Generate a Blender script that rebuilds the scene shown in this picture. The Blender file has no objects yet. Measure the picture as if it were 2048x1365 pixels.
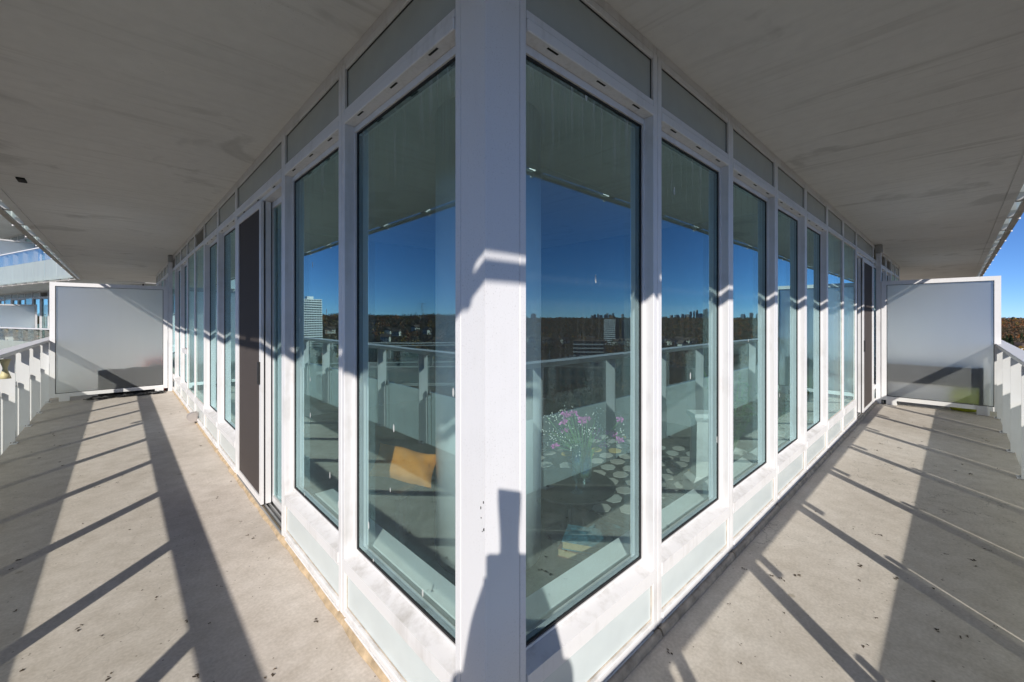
import bpy, bmesh, math, random
import numpy as np
from mathutils import Vector, Matrix
R = math.radians
random.seed(7); rng = np.random.default_rng(7)
sc = bpy.context.scene
COL = sc.collection

# ------------------------------------------------------------------ camera, sky, sun, exposure
cam_d = bpy.data.cameras.new('camera'); cam = bpy.data.objects.new('camera', cam_d); COL.objects.link(cam)
cam_d.sensor_width = 36; cam_d.lens = 835 / 2048 * 36
cam_d.shift_y = -(682.5 - 636) / 2048
cam_d.clip_start = 0.03; cam_d.clip_end = 30000
CAM = Vector((-.776, -.939, 1.455))
cam.location = CAM
cam.rotation_euler = (R(90), 0, math.atan2(.7286, .685) - R(90))
sc.camera = cam

SUN = Vector((1.22, 1.31, -1)).normalized()          # the way sunlight travels
elev = math.asin(-SUN.z)
w = bpy.data.worlds.new('World'); sc.world = w; w.use_nodes = True
nt = w.node_tree; bg = nt.nodes['Background']
sky = nt.nodes.new('ShaderNodeTexSky'); sky.sky_type = 'NISHITA'; sky.sun_disc = False
sky.sun_elevation = elev; sky.sun_rotation = math.atan2(-SUN.x, -SUN.y)
sky.air_density = 0.5; sky.dust_density = 0.0; sky.ozone_density = 9.0; sky.altitude = 120
nt.links.new(sky.outputs[0], bg.inputs[0]); bg.inputs[1].default_value = 0.092
sun_d = bpy.data.lights.new('sun', 'SUN'); sun = bpy.data.objects.new('sun', sun_d); COL.objects.link(sun)
sun_d.energy = 3.9; sun_d.angle = R(0.53); sun_d.color = (1.0, .94, .86)
sun.rotation_euler = SUN.to_track_quat('-Z', 'Y').to_euler()
sun.location = (-20, -21, 18)
sc.view_settings.view_transform = 'Standard'; sc.view_settings.look = 'None'
sc.view_settings.gamma = 1; sc.view_settings.use_curve_mapping = False
sc.view_settings.exposure = 0.5
sc.render.engine = 'CYCLES'
sc.cycles.caustics_reflective = False; sc.cycles.caustics_refractive = True
sc.cycles.max_bounces = 12; sc.cycles.transparent_max_bounces = 32
sc.cycles.diffuse_bounces = 5; sc.cycles.glossy_bounces = 5; sc.cycles.transmission_bounces = 8
sc.cycles.sample_clamp_indirect = 6
sc.cycles.use_denoising = True

# ------------------------------------------------------------------ materials
def nodes(name):
    m = bpy.data.materials.new(name); m.use_nodes = True
    t = m.node_tree; p = t.nodes['Principled BSDF']
    return m, t, p
def geo_pos(t):
    return t.nodes.new('ShaderNodeNewGeometry').outputs['Position']
def mapping(t, vec, scale=(1, 1, 1)):
    mp = t.nodes.new('ShaderNodeMapping'); mp.inputs['Scale'].default_value = scale
    t.links.new(vec, mp.inputs[0]); return mp.outputs[0]
def noise(t, vec, scale, detail=4, rough=.55, dist=0):
    n = t.nodes.new('ShaderNodeTexNoise'); n.inputs['Scale'].default_value = scale
    n.inputs['Detail'].default_value = detail; n.inputs['Roughness'].default_value = rough
    n.inputs['Distortion'].default_value = dist
    t.links.new(vec, n.inputs['Vector']); return n.outputs['Fac']
def ramp(t, fac, stops):
    r = t.nodes.new('ShaderNodeValToRGB'); e = r.color_ramp.elements
    while len(e) < len(stops): e.new(.5)
    for i, (p, c) in enumerate(stops):
        e[i].position = p; e[i].color = (*c, 1) if len(c) == 3 else c
    t.links.new(fac, r.inputs[0]); return r.outputs[0]
def g(v): return (v, v, v)
def mixc(t, fac, a, b, blend='MIX'):
    m = t.nodes.new('ShaderNodeMix'); m.data_type = 'RGBA'; m.blend_type = blend
    if isinstance(fac, (int, float)): m.inputs[0].default_value = fac
    else: t.links.new(fac, m.inputs[0])
    for k, v in ((6, a), (7, b)):
        if isinstance(v, tuple): m.inputs[k].default_value = (*v, 1)
        else: t.links.new(v, m.inputs[k])
    return m.outputs[2]
def mathn(t, op, a, b=0.0):
    m = t.nodes.new('ShaderNodeMath'); m.operation = op
    for k, v in ((0, a), (1, b)):
        if isinstance(v, (int, float)): m.inputs[k].default_value = v
        else: t.links.new(v, m.inputs[k])
    return m.outputs[0]
def bump(t, p, h, strength=.2, dist=.01):
    b = t.nodes.new('ShaderNodeBump'); b.inputs['Strength'].default_value = strength
    b.inputs['Distance'].default_value = dist
    t.links.new(h, b.inputs['Height']); t.links.new(b.outputs[0], p.inputs['Normal'])
def plain(name, c, rough=.5, metal=0, var=.12, scale=8, bmp=0):
    m, t, p = nodes(name); v = geo_pos(t)
    n = noise(t, v, scale)
    c1 = tuple(x * (1 - var) for x in c); c2 = tuple(min(1, x * (1 + var)) for x in c)
    t.links.new(ramp(t, n, [(.3, c1), (.7, c2)]), p.inputs['Base Color'])
    p.inputs['Roughness'].default_value = rough; p.inputs['Metallic'].default_value = metal
    if bmp: bump(t, p, n, bmp)
    return m

def m_white(name, base=(.80, .80, .81), dirt=.5, speck=False):
    """white powder coat: grime gathers on upward ledges, thin streaks elsewhere"""
    m, t, p = nodes(name); v = geo_pos(t)
    big = noise(t, v, 3.2, 5, .62)
    streak = noise(t, mapping(t, v, (34, 34, 2.2)), 1, 3)
    fine = noise(t, v, 60, 3)
    sep = t.nodes.new('ShaderNodeSeparateXYZ')
    t.links.new(t.nodes.new('ShaderNodeNewGeometry').outputs['Normal'], sep.inputs[0])
    up = mathn(t, 'MULTIPLY', mathn(t, 'MAXIMUM', sep.outputs['Z'], 0), .55)
    dn = mathn(t, 'MULTIPLY', mathn(t, 'MAXIMUM', mathn(t, 'MULTIPLY', sep.outputs['Z'], -1), 0), .25)
    k = ramp(t, mathn(t, 'ADD', mathn(t, 'MULTIPLY', big, .75), mathn(t, 'MULTIPLY', streak, .35)), [(.56, g(0)), (.78, g(1))])
    k2 = ramp(t, fine, [(.50, g(.0)), (.72, g(1))])
    bl = noise(t, mapping(t, v, (9, 9, 14)), 1, 6, .7)
    k3 = ramp(t, bl, [(.46, g(0)), (.68, g(1))])
    fac = mathn(t, 'ADD', mathn(t, 'MULTIPLY', k, .5 * dirt),
                mathn(t, 'ADD', mathn(t, 'MULTIPLY', mathn(t, 'MULTIPLY', up, dirt * .9), k3), mathn(t, 'MULTIPLY', mathn(t, 'MULTIPLY', k2, dn), dirt)))
    fac.node.use_clamp = True
    col = mixc(t, fac, base, (.40, .38, .35))
    if speck:
        sp = noise(t, v, 170, 2, .5)
        s = mathn(t, 'MULTIPLY', ramp(t, sp, [(.60, g(0)), (.70, g(1))]), ramp(t, noise(t, v, 2.2, 3), [(.40, g(.05)), (.62, g(.5))]))
        col = mixc(t, s, col, (.36, .35, .34))
    t.links.new(col, p.inputs['Base Color'])
    p.inputs['Roughness'].default_value = .42
    bump(t, p, fine, .03, .002)
    return m

def m_floor():
    m, t, p = nodes('worn concrete'); v = geo_pos(t)
    a = noise(t, v, 1.1, 6, .62, .3); b = noise(t, v, 9, 5, .6); c = noise(t, v, 70, 3)
    col = ramp(t, a, [(.30, (.47, .415, .355)), (.50, (.575, .515, .455)), (.70, (.66, .605, .55))])
    col = mixc(t, .45, col, ramp(t, b, [(.34, (.42, .37, .315)), (.66, (.68, .62, .565))]))
    col = mixc(t, .25, col, ramp(t, c, [(.36, (.38, .34, .29)), (.64, (.72, .66, .60))]))
    # swept trowel drag, long faint arcs
    dr = noise(t, mapping(t, v, (3, 30, 1)), 1, 4, .6, .8)
    col = mixc(t, mathn(t, 'MULTIPLY', ramp(t, dr, [(.55, g(0)), (.72, g(1))]), .16), col, (.34, .32, .29))
    # round tan drips
    vo = t.nodes.new('ShaderNodeTexVoronoi'); vo.inputs['Scale'].default_value = 11; t.links.new(v, vo.inputs['Vector'])
    sepc = t.nodes.new('ShaderNodeSeparateColor'); t.links.new(vo.outputs['Color'], sepc.inputs[0])
    rad = mathn(t, 'MULTIPLY', sepc.outputs['Red'], .26)
    spot = mathn(t, 'MULTIPLY', mathn(t, 'LESS_THAN', vo.outputs['Distance'], rad), mathn(t, 'LESS_THAN', sepc.outputs['Green'], .16))
    spot = mathn(t, 'MULTIPLY', spot, ramp(t, noise(t, v, .9, 2), [(.48, g(0)), (.60, g(1))]))
    col = mixc(t, mathn(t, 'MULTIPLY', spot, .45), col, (.27, .225, .16))
    # pin dark flecks
    vf = t.nodes.new('ShaderNodeTexVoronoi'); vf.inputs['Scale'].default_value = 42; t.links.new(v, vf.inputs['Vector'])
    sf = t.nodes.new('ShaderNodeSeparateColor'); t.links.new(vf.outputs['Color'], sf.inputs[0])
    fl = mathn(t, 'MULTIPLY', mathn(t, 'LESS_THAN', vf.outputs['Distance'], .15), mathn(t, 'LESS_THAN', sf.outputs['Blue'], .022))
    col = mixc(t, mathn(t, 'MULTIPLY', fl, .7), col, (.12, .10, .08))
    # pale lime scuffs
    sc_ = ramp(t, noise(t, v, 2.6, 8, .72), [(.66, g(0)), (.74, g(1))])
    col = mixc(t, mathn(t, 'MULTIPLY', sc_, .35), col, (.66, .65, .63))
    wm = ramp(t, noise(t, v, .8, 3, .5, .9), [(.44, g(0)), (.49, g(1)), (.52, g(.2)), (.60, g(0))])
    col = mixc(t, mathn(t, 'MULTIPLY', wm, .16), col, (.36, .31, .25))
    vc = t.nodes.new('ShaderNodeTexVoronoi'); vc.feature = 'DISTANCE_TO_EDGE'; vc.inputs['Scale'].default_value = .55
    wob = t.nodes.new('ShaderNodeVectorMath'); wob.operation = 'ADD'; nz = t.nodes.new('ShaderNodeTexNoise'); nz.inputs['Scale'].default_value = 2.5; nz.inputs['Detail'].default_value = 6
    t.links.new(v, nz.inputs['Vector']); t.links.new(v, wob.inputs[0]); t.links.new(nz.outputs['Color'], wob.inputs[1]); t.links.new(wob.outputs[0], vc.inputs['Vector'])
    ck = mathn(t, 'MULTIPLY', mathn(t, 'LESS_THAN', vc.outputs['Distance'], .0016), ramp(t, noise(t, v, .7, 2), [(.50, g(0)), (.58, g(1))]))
    col = mixc(t, mathn(t, 'MULTIPLY', ck, .5), col, (.16, .14, .12))
    t.links.new(col, p.inputs['Base Color'])
    p.inputs['Roughness'].default_value = .75; p.inputs['Specular IOR Level'].default_value = .3
    bump(t, p, mathn(t, 'ADD', mathn(t, 'MULTIPLY', c, .5), b), .22, .004)
    return m

def m_ceiling():
    m, t, p = nodes('painted concrete soffit'); v = geo_pos(t)
    a = noise(t, v, .9, 6, .6); b = noise(t, v, 14, 5, .6)
    col = ramp(t, a, [(.3, (.61, .61, .60)), (.7, (.71, .71, .70))])
    col = mixc(t, .3, col, ramp(t, b, [(.3, (.58, .58, .57)), (.7, (.73, .73, .72))]))
    # thin form lines run outward from each wall: along X on the left walk, along Y on the right walk
    sp = t.nodes.new('ShaderNodeSeparateXYZ'); t.links.new(v, sp.inputs[0])
    left = mathn(t, 'GREATER_THAN', mathn(t, 'SUBTRACT', sp.outputs['Y'], sp.outputs['X']), .2)
    l1 = noise(t, mapping(t, v, (.7, 16, 1)), 1, 6, .62, .35); l2 = noise(t, mapping(t, v, (16, .7, 1)), 1, 6, .62, .35)
    ln = mathn(t, 'ADD', mathn(t, 'MULTIPLY', left, l1), mathn(t, 'MULTIPLY', mathn(t, 'SUBTRACT', 1, left), l2))
    lf = mathn(t, 'MULTIPLY', ramp(t, ln, [(.53, g(0)), (.68, g(1))]), ramp(t, noise(t, v, 1.3, 2), [(.42, g(.25)), (.65, g(1))]))
    col = mixc(t, mathn(t, 'MULTIPLY', lf, .42), col, (.30, .295, .28))
    # damp grey patches
    dp = ramp(t, noise(t, v, 1.7, 4, .55, .6), [(.60, g(0)), (.68, g(1))])
    col = mixc(t, mathn(t, 'MULTIPLY', dp, .4), col, (.33, .33, .32))
    sk = mathn(t, 'MULTIPLY', ramp(t, noise(t, v, 90, 2), [(.66, g(0)), (.72, g(1))]), ramp(t, noise(t, v, 2.4, 3), [(.55, g(0)), (.68, g(1))]))
    col = mixc(t, mathn(t, 'MULTIPLY', sk, .5), col, (.25, .25, .24))
    t.links.new(col, p.inputs['Base Color']); p.inputs['Roughness'].default_value = .85
    bump(t, p, mathn(t, 'ADD', b, ln), .25, .004)
    return m

def m_glass(name, tint, refl, dirt=.05, reflcol=(.66, .95, .98), wave=False):
    """coated float glass: mirror by angle, the rest passes tinted; a little dust and streaks stay on it"""
    m, t, p = nodes(name); t.nodes.remove(p); out = t.nodes['Material Output']
    lw = t.nodes.new('ShaderNodeLayerWeight'); lw.inputs['Blend'].default_value = .5
    f5 = mathn(t, 'POWER', lw.outputs['Facing'], 4.0)
    fac = mathn(t, 'ADD', refl, mathn(t, 'MULTIPLY', f5, 1 - refl))
    gl = t.nodes.new('ShaderNodeBsdfGlossy'); gl.inputs['Roughness'].default_value = 0; gl.inputs['Color'].default_value = (*reflcol, 1)
    if wave:                       # roller wave of toughened glass
        bw = t.nodes.new('ShaderNodeBump'); bw.inputs['Strength'].default_value = .05; bw.inputs['Distance'].default_value = .012
        t.links.new(noise(t, mapping(t, geo_pos(t), (1.6, 1.6, 3.2)), 1, 1, .3), bw.inputs['Height']); t.links.new(bw.outputs[0], gl.inputs['Normal'])
    tr = t.nodes.new('ShaderNodeBsdfTransparent'); tr.inputs['Color'].default_value = (*tint, 1)
    mx = t.nodes.new('ShaderNodeMixShader'); t.links.new(fac, mx.inputs[0]); t.links.new(tr.outputs[0], mx.inputs[1]); t.links.new(gl.outputs[0], mx.inputs[2])
    last = mx.outputs[0]
    if dirt:
        v = geo_pos(t)
        st = ramp(t, noise(t, mapping(t, v, (40, 40, 1.6)), 1, 4, .6), [(.52, g(0)), (.75, g(1))])
        sp = t.nodes.new('ShaderNodeSeparateXYZ'); t.links.new(v, sp.inputs[0])
        top = ramp(t, sp.outputs['Z'], [(0, g(0)), (1, g(1))])
        mr = t.nodes.new('ShaderNodeMapRange'); mr.inputs['From Min'].default_value = 1.95; mr.inputs['From Max'].default_value = 2.36
        t.links.new(sp.outputs['Z'], mr.inputs[0])
        vo = t.nodes.new('ShaderNodeTexVoronoi'); vo.inputs['Scale'].default_value = 1; t.links.new(mapping(t, v, (16, 16, 6)), vo.inputs['Vector'])
        sepc = t.nodes.new('ShaderNodeSeparateColor'); t.links.new(vo.outputs['Color'], sepc.inputs[0])
        drop = mathn(t, 'MULTIPLY', mathn(t, 'LESS_THAN', vo.outputs['Distance'], .13), mathn(t, 'LESS_THAN', sepc.outputs['Red'], .05))
        film = mathn(t, 'ADD', mathn(t, 'MULTIPLY', mathn(t, 'MULTIPLY', st, mathn(t, 'ADD', mr.outputs[0], .06)), .45), dirt * .35)
        film = mathn(t, 'ADD', film, mathn(t, 'MULTIPLY', drop, .75)); film.node.use_clamp = True
        df = t.nodes.new('ShaderNodeBsdfDiffuse'); df.inputs['Color'].default_value = (.62, .64, .62, 1)
        m2 = t.nodes.new('ShaderNodeMixShader'); t.links.new(film, m2.inputs[0]); t.links.new(last, m2.inputs[1]); t.links.new(df.outputs[0], m2.inputs[2])
        last = m2.outputs[0]
    t.links.new(last, out.inputs[0]); return m

def m_frost(name, tint, clear, diff, trans, rough=None, dirt=True):
    """etched glass: part scatters back, part scatters through, part passes (blurred when rough is given)"""
    m, t, p = nodes(name); t.nodes.remove(p); out = t.nodes['Material Output']; v = geo_pos(t)
    n = noise(t, mapping(t, v, (5, 5, 1.2)), 1, 4)
    c = ramp(t, n, [(.3, tuple(x * .93 for x in tint)), (.7, tint)])
    df = t.nodes.new('ShaderNodeBsdfDiffuse'); t.links.new(c, df.inputs[0])
    tl = t.nodes.new('ShaderNodeBsdfTranslucent'); t.links.new(c, tl.inputs[0])
    if rough is None:
        tr = t.nodes.new('ShaderNodeBsdfTransparent'); tr.inputs[0].default_value = (*tint, 1)
    else:
        tr = t.nodes.new('ShaderNodeBsdfRefraction'); tr.inputs['Color'].default_value = (*tint, 1)
        tr.inputs['Roughness'].default_value = rough; tr.inputs['IOR'].default_value = 1.8
    gl = t.nodes.new('ShaderNodeBsdfGlossy'); gl.inputs['Roughness'].default_value = .25
    s = clear + diff + trans
    a = t.nodes.new('ShaderNodeMixShader'); a.inputs[0].default_value = trans / (diff + trans)
    t.links.new(df.outputs[0], a.inputs[1]); t.links.new(tl.outputs[0], a.inputs[2])
    b = t.nodes.new('ShaderNodeMixShader'); b.inputs[0].default_value = clear / s
    t.links.new(a.outputs[0], b.inputs[1]); t.links.new(tr.outputs[0], b.inputs[2])
    lw = t.nodes.new('ShaderNodeLayerWeight'); lw.inputs['Blend'].default_value = .5
    fr = mathn(t, 'ADD', .03, mathn(t, 'MULTIPLY', mathn(t, 'POWER', lw.outputs['Facing'], 4.0), .5))
    d = t.nodes.new('ShaderNodeMixShader'); t.links.new(fr, d.inputs[0])
    t.links.new(b.outputs[0], d.inputs[1]); t.links.new(gl.outputs[0], d.inputs[2])
    t.links.new(d.outputs[0], out.inputs[0]); return m

M = {}
M['white'] = m_white('white aluminium', base=(.74, .735, .745), dirt=1.0)
M['white_clean'] = m_white('white rail paint', base=(.76, .755, .76), dirt=.35)
M['column'] = m_white('white column cladding', base=(.74, .735, .75), dirt=.25, speck=True)
M['dark'] = plain('black rubber', (.012, .012, .013), .6)
M['seam'] = plain('shadow gap sealant', (.06, .055, .05), .8)
M['tan'] = plain('tan sealant', (.47, .36, .235), .7, var=.3, scale=20, bmp=.2)
M['bead'] = plain('dirty concrete bead', (.46, .40, .33), .85, var=.35, scale=14, bmp=.4)
M['panel_up'] = plain('grey green back painted glass', (.40, .43, .41), .25, var=.04)
M['panel_low'] = plain('pale blue back painted glass', (.60, .66, .67), .18, var=.03)
M['floor'] = m_floor(); M['ceiling'] = m_ceiling()
M['glass'] = m_glass('coated window glass', (.84, .97, .97), .26, wave=True)
M['glass_pale'] = m_glass('uncoated window glass', (.92, .96, .97), .16)
M['glass_in'] = m_glass('inner face of glass', (.96, .98, .98), .03, 0)
M['rail_clear'] = m_glass('clear guard glass', (.97, .98, .965), .06, 0, (.9, 1, 1))
M['rail_frost'] = m_frost('etched guard glass', (.84, .91, .85), .13, .36, .51)
M['screen'] = m_frost('etched screen glass', (.97, .98, .98), .78, .11, .11, .58)
M['screen_front'] = m_glass('matt front of etched glass', (.97, .98, .98), .0, 0)
M['blind'] = plain('white roller blind', (.80, .82, .84), .9, var=.03)
M['mesh'] = plain('brown insect mesh', (.058, .046, .042), .9, var=.12, scale=90)
M['steel'] = plain('galvanised steel', (.42, .42, .42), .45, .6)
M['grey_metal'] = plain('grey vent metal', (.40, .36, .34), .5, .2, bmp=.1)
M['louver'] = plain('dusty louver blade', (.42, .39, .35), .6)
M['void'] = plain('dark void', (.01, .01, .01), .9)
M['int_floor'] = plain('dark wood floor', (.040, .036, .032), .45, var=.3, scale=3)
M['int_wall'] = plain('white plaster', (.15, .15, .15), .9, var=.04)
M['int_conc'] = plain('pale concrete column', (.88, .90, .89), .85, var=.06, scale=3)
M['tarp'] = plain('black plastic sheet', (.008, .008, .009), .33, var=.4, scale=14, bmp=.5)
M['red'] = plain('red plastic', (.45, .05, .03), .5)
M['planter'] = plain('grey composite board', (.045, .048, .054), .7, var=.2, scale=25)
M['planter_dk'] = plain('charcoal post', (.02, .021, .024), .6)
M['lime'] = plain('lime green fabric', (.50, .55, .05), .8)
M['mustard'] = plain('mustard fabric', (.60, .235, .03), .85, var=.15, bmp=.1)
M['black_wood'] = plain('black lacquer', (.018, .018, .02), .3)
M['page'] = plain('book pages', (.36, .29, .16), .9, var=.15, scale=60)
M['book_blue'] = plain('blue patterned cover', (.05, .16, .21), .4, var=.7, scale=30)
M['book_brown'] = plain('brown cover', (.16, .07, .04), .4, var=.3)
M['rug'] = plain('dark rug', (.035, .033, .03), .95, var=.2, scale=40)
M['patch_cream'] = plain('cream hide', (.42, .40, .36), .9, var=.1, scale=30)
M['patch_grey'] = plain('grey hide', (.42, .43, .40), .9, var=.1, scale=30)
M['patch_gold'] = plain('gold hide', (.50, .34, .08), .9, var=.15, scale=30)
M['purple'] = plain('purple petals', (.56, .10, .42), .7, var=.35, scale=60)
M['white_petal'] = plain('white petals', (.80, .80, .74), .7)
M['stem'] = plain('green stem', (.10, .22, .06), .6)
M['clear'] = m_glass('clear tableware glass', (.93, .96, .94), .22, 0)
M['leaf'] = plain('house plant leaf', (.05, .13, .04), .5, var=.4)
M['pot'] = plain('white pot', (.7, .7, .68), .5)
M['litter'] = plain('dry leaf', (.075, .055, .038), .9, var=.6, scale=30)
M['cream_plastic'] = plain('pale yellow plastic', (.68, .60, .34), .5)
M['jacket'] = plain('navy jacket', (.03, .035, .05), .8); M['trouser'] = plain('dark denim', (.04, .05, .08), .85)
M['skin'] = plain('skin', (.50, .30, .22), .5); M['hair'] = plain('dark knit cap', (.03, .03, .03), .9)
M['body_black'] = plain('camera black', (.02, .02, .02), .45)
M['lens'] = m_glass('lens glass', (.1, .1, .12), .2, 0)
M['flash'] = plain('flash diffuser', (.75, .75, .75), .4)
M['sticker'] = plain('paper sticker', (.75, .75, .74), .6); M['ink'] = plain('black ink', (.03, .03, .03), .7)

# ------------------------------------------------------------------ mesh helpers
class MB:
    def __init__(s): s.v = []; s.f = []; s.m = []; s.k = 0
    def add(s, vs, fs):
        o = len(s.v); s.v += [tuple(p) for p in vs]; s.f += [tuple(i + o for i in f) for f in fs]; s.m += [s.k] * len(fs)
    def box(s, x0, x1, y0, y1, z0, z1, c=0):
        if x1 < x0: x0, x1 = x1, x0
        if y1 < y0: y0, y1 = y1, y0
        if c <= 0:
            s.add([(x, y, z) for x in (x0, x1) for y in (y0, y1) for z in (z0, z1)],
                  [(0, 1, 3, 2), (4, 6, 7, 5), (0, 4, 5, 1), (2, 3, 7, 6), (0, 2, 6, 4), (1, 5, 7, 3)]); return s
        c = min(c, (x1 - x0) * .3, (y1 - y0) * .3, (z1 - z0) * .3)
        A = ((x0, x0 + c), (x1, x1 - c)); B = ((y0, y0 + c), (y1, y1 - c)); D = ((z0, z0 + c), (z1, z1 - c))
        vs = []; idx = {}
        for i in (0, 1):
            for j in (0, 1):
                for k in (0, 1):
                    for ax in (0, 1, 2):
                        idx[i, j, k, ax] = len(vs)
                        vs.append((A[i][0 if ax == 0 else 1], B[j][0 if ax == 1 else 1], D[k][0 if ax == 2 else 1]))
        fs = []
        q = ((0, 0), (1, 0), (1, 1), (0, 1))
        for i in (0, 1):
            fs.append([idx[i, a, b, 0] for a, b in q]); fs.append([idx[a, i, b, 1] for a, b in q]); fs.append([idx[a, b, i, 2] for a, b in q])
        for a in (0, 1):
            for b in (0, 1):
                fs.append([idx[0, a, b, 1], idx[1, a, b, 1], idx[1, a, b, 2], idx[0, a, b, 2]])
                fs.append([idx[a, 0, b, 0], idx[a, 1, b, 0], idx[a, 1, b, 2], idx[a, 0, b, 2]])
                fs.append([idx[a, b, 0, 0], idx[a, b, 1, 0], idx[a, b, 1, 1], idx[a, b, 0, 1]])
        for i in (0, 1):
            for j in (0, 1):
                for k in (0, 1): fs.append([idx[i, j, k, a] for a in (0, 1, 2)])
        s.add(vs, fs); return s
    def prism(s, poly, axis, a, b):
        """poly in the other two axes (in x,y,z order), extruded a..b along axis"""
        n = len(poly); vs = []
        for t in (a, b):
            for u, v in poly:
                p = [0, 0, 0]; o = [k for k in (0, 1, 2) if k != axis]; p[axis] = t; p[o[0]] = u; p[o[1]] = v; vs.append(p)
        fs = [list(range(n)), list(range(2 * n - 1, n - 1, -1))] + [[i, (i + 1) % n, n + (i + 1) % n, n + i] for i in range(n)]
        s.add(vs, fs); return s
    def tube(s, pts, r, n=8, r2=None, cap=True):
        pts = [Vector(p) for p in pts]; vs = []; fs = []; m = len(pts)
        for i, p in enumerate(pts):
            d = (pts[min(i + 1, m - 1)] - pts[max(i - 1, 0)]).normalized()
            a = d.orthogonal().normalized(); b = d.cross(a)
            if i and True:
                a = (pa - d * pa.dot(d)).normalized(); b = d.cross(a)
            pa = a
            rr = r if r2 is None else r + (r2 - r) * i / (m - 1)
            vs += [p + (a * math.cos(2 * math.pi * k / n) + b * math.sin(2 * math.pi * k / n)) * rr for k in range(n)]
        for i in range(m - 1):
            fs += [[i * n + k, i * n + (k + 1) % n, (i + 1) * n + (k + 1) % n, (i + 1) * n + k] for k in range(n)]
        if cap: fs += [list(range(n)), list(range((m - 1) * n, m * n))]
        s.add(vs, fs); return s
    def lathe(s, prof, n=24, c=(0, 0, 0), cap=True):
        vs = []; fs = []
        for r, z in prof:
            vs += [(c[0] + r * math.cos(2 * math.pi * k / n), c[1] + r * math.sin(2 * math.pi * k / n), c[2] + z) for k in range(n)]
        for i in range(len(prof) - 1):
            fs += [[i * n + k, i * n + (k + 1) % n, (i + 1) * n + (k + 1) % n, (i + 1) * n + k] for k in range(n)]
        if cap:
            if prof[0][0] > 1e-5: fs.append(list(range(n)))
            if prof[-1][0] > 1e-5: fs.append(list(range((len(prof) - 1) * n, len(prof) * n)))
        s.add(vs, fs); return s
    def mesh(s, name, mats, smooth=False, recalc=True):
        me = bpy.data.meshes.new(name); me.from_pydata(s.v, [], s.f)
        for m_ in (mats if isinstance(mats, (list, tuple)) else [mats]): me.materials.append(M[m_] if isinstance(m_, str) else m_)
        if isinstance(mats, (list, tuple)): me.polygons.foreach_set('material_index', s.m)
        if recalc:
            b = bmesh.new(); b.from_mesh(me); bmesh.ops.recalc_face_normals(b, faces=b.faces); b.to_mesh(me); b.free()
        if smooth: me.polygons.foreach_set('use_smooth', [True] * len(me.polygons))
        return me
    def build(s, name, mats, parent=None, loc=(0, 0, 0), smooth=False):
        o = bpy.data.objects.new(name, s.mesh(name, mats, smooth)); COL.objects.link(o)
        o.location = loc
        if parent: o.parent = parent
        return o
def B(*a, c=0): return MB().box(*a, c=c)

def tag(o, label, cat, group=None, kind='thing'):
    o['label'] = label; o['category'] = cat; o['kind'] = kind
    if group: o['group'] = group
    return o
def thing(name, label, cat, loc=(0, 0, 0), rotz=0, group=None):
    o = bpy.data.objects.new(name, None); COL.objects.link(o); o.empty_display_size = .1
    o.location = loc; o.rotation_euler = (0, 0, rotz)
    return tag(o, label, cat, group)
def struct(o): o['kind'] = 'structure'; return o
def inst(src, parent, loc, rot=None):
    o = src.copy(); COL.objects.link(o); o.parent = parent; o.location = loc
    if rot: o.rotation_euler = rot
    return o

# ------------------------------------------------------------------ slabs
HC = 2.70
XL, YR = -1.69, -1.37                 # slab edges of the left and right walks
XE, YE = 26.0, 18.66                  # where the slab ends
f = MB().box(XL, XE, YR, YE, -.20, 0)
struct(f.build('balcony_floor', 'floor'))
f = MB()
f.box(XL + .09, XE, YR + .09, YE, HC, HC + .2)
f.box(XL + .078, XL + .09, YR + .078, YE, HC + .012, HC + .2); f.box(XL + .09, XE, YR + .078, YR + .09, HC + .012, HC + .2)
f.box(XL, XL + .078, YR, YE, HC, HC + .2); f.box(XL + .078, XE, YR, YR + .078, HC, HC + .2)
struct(f.build('ceiling', 'ceiling'))
# the slot cast into the left soffit
o = tag(B(-1.445, -1.39, 4.74, 4.89, 2.685, 2.699, c=.003).build('ceiling_slot', 'void'), 'small dark rectangular slot plate in the ceiling above the left walk', 'slot plate')

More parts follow.
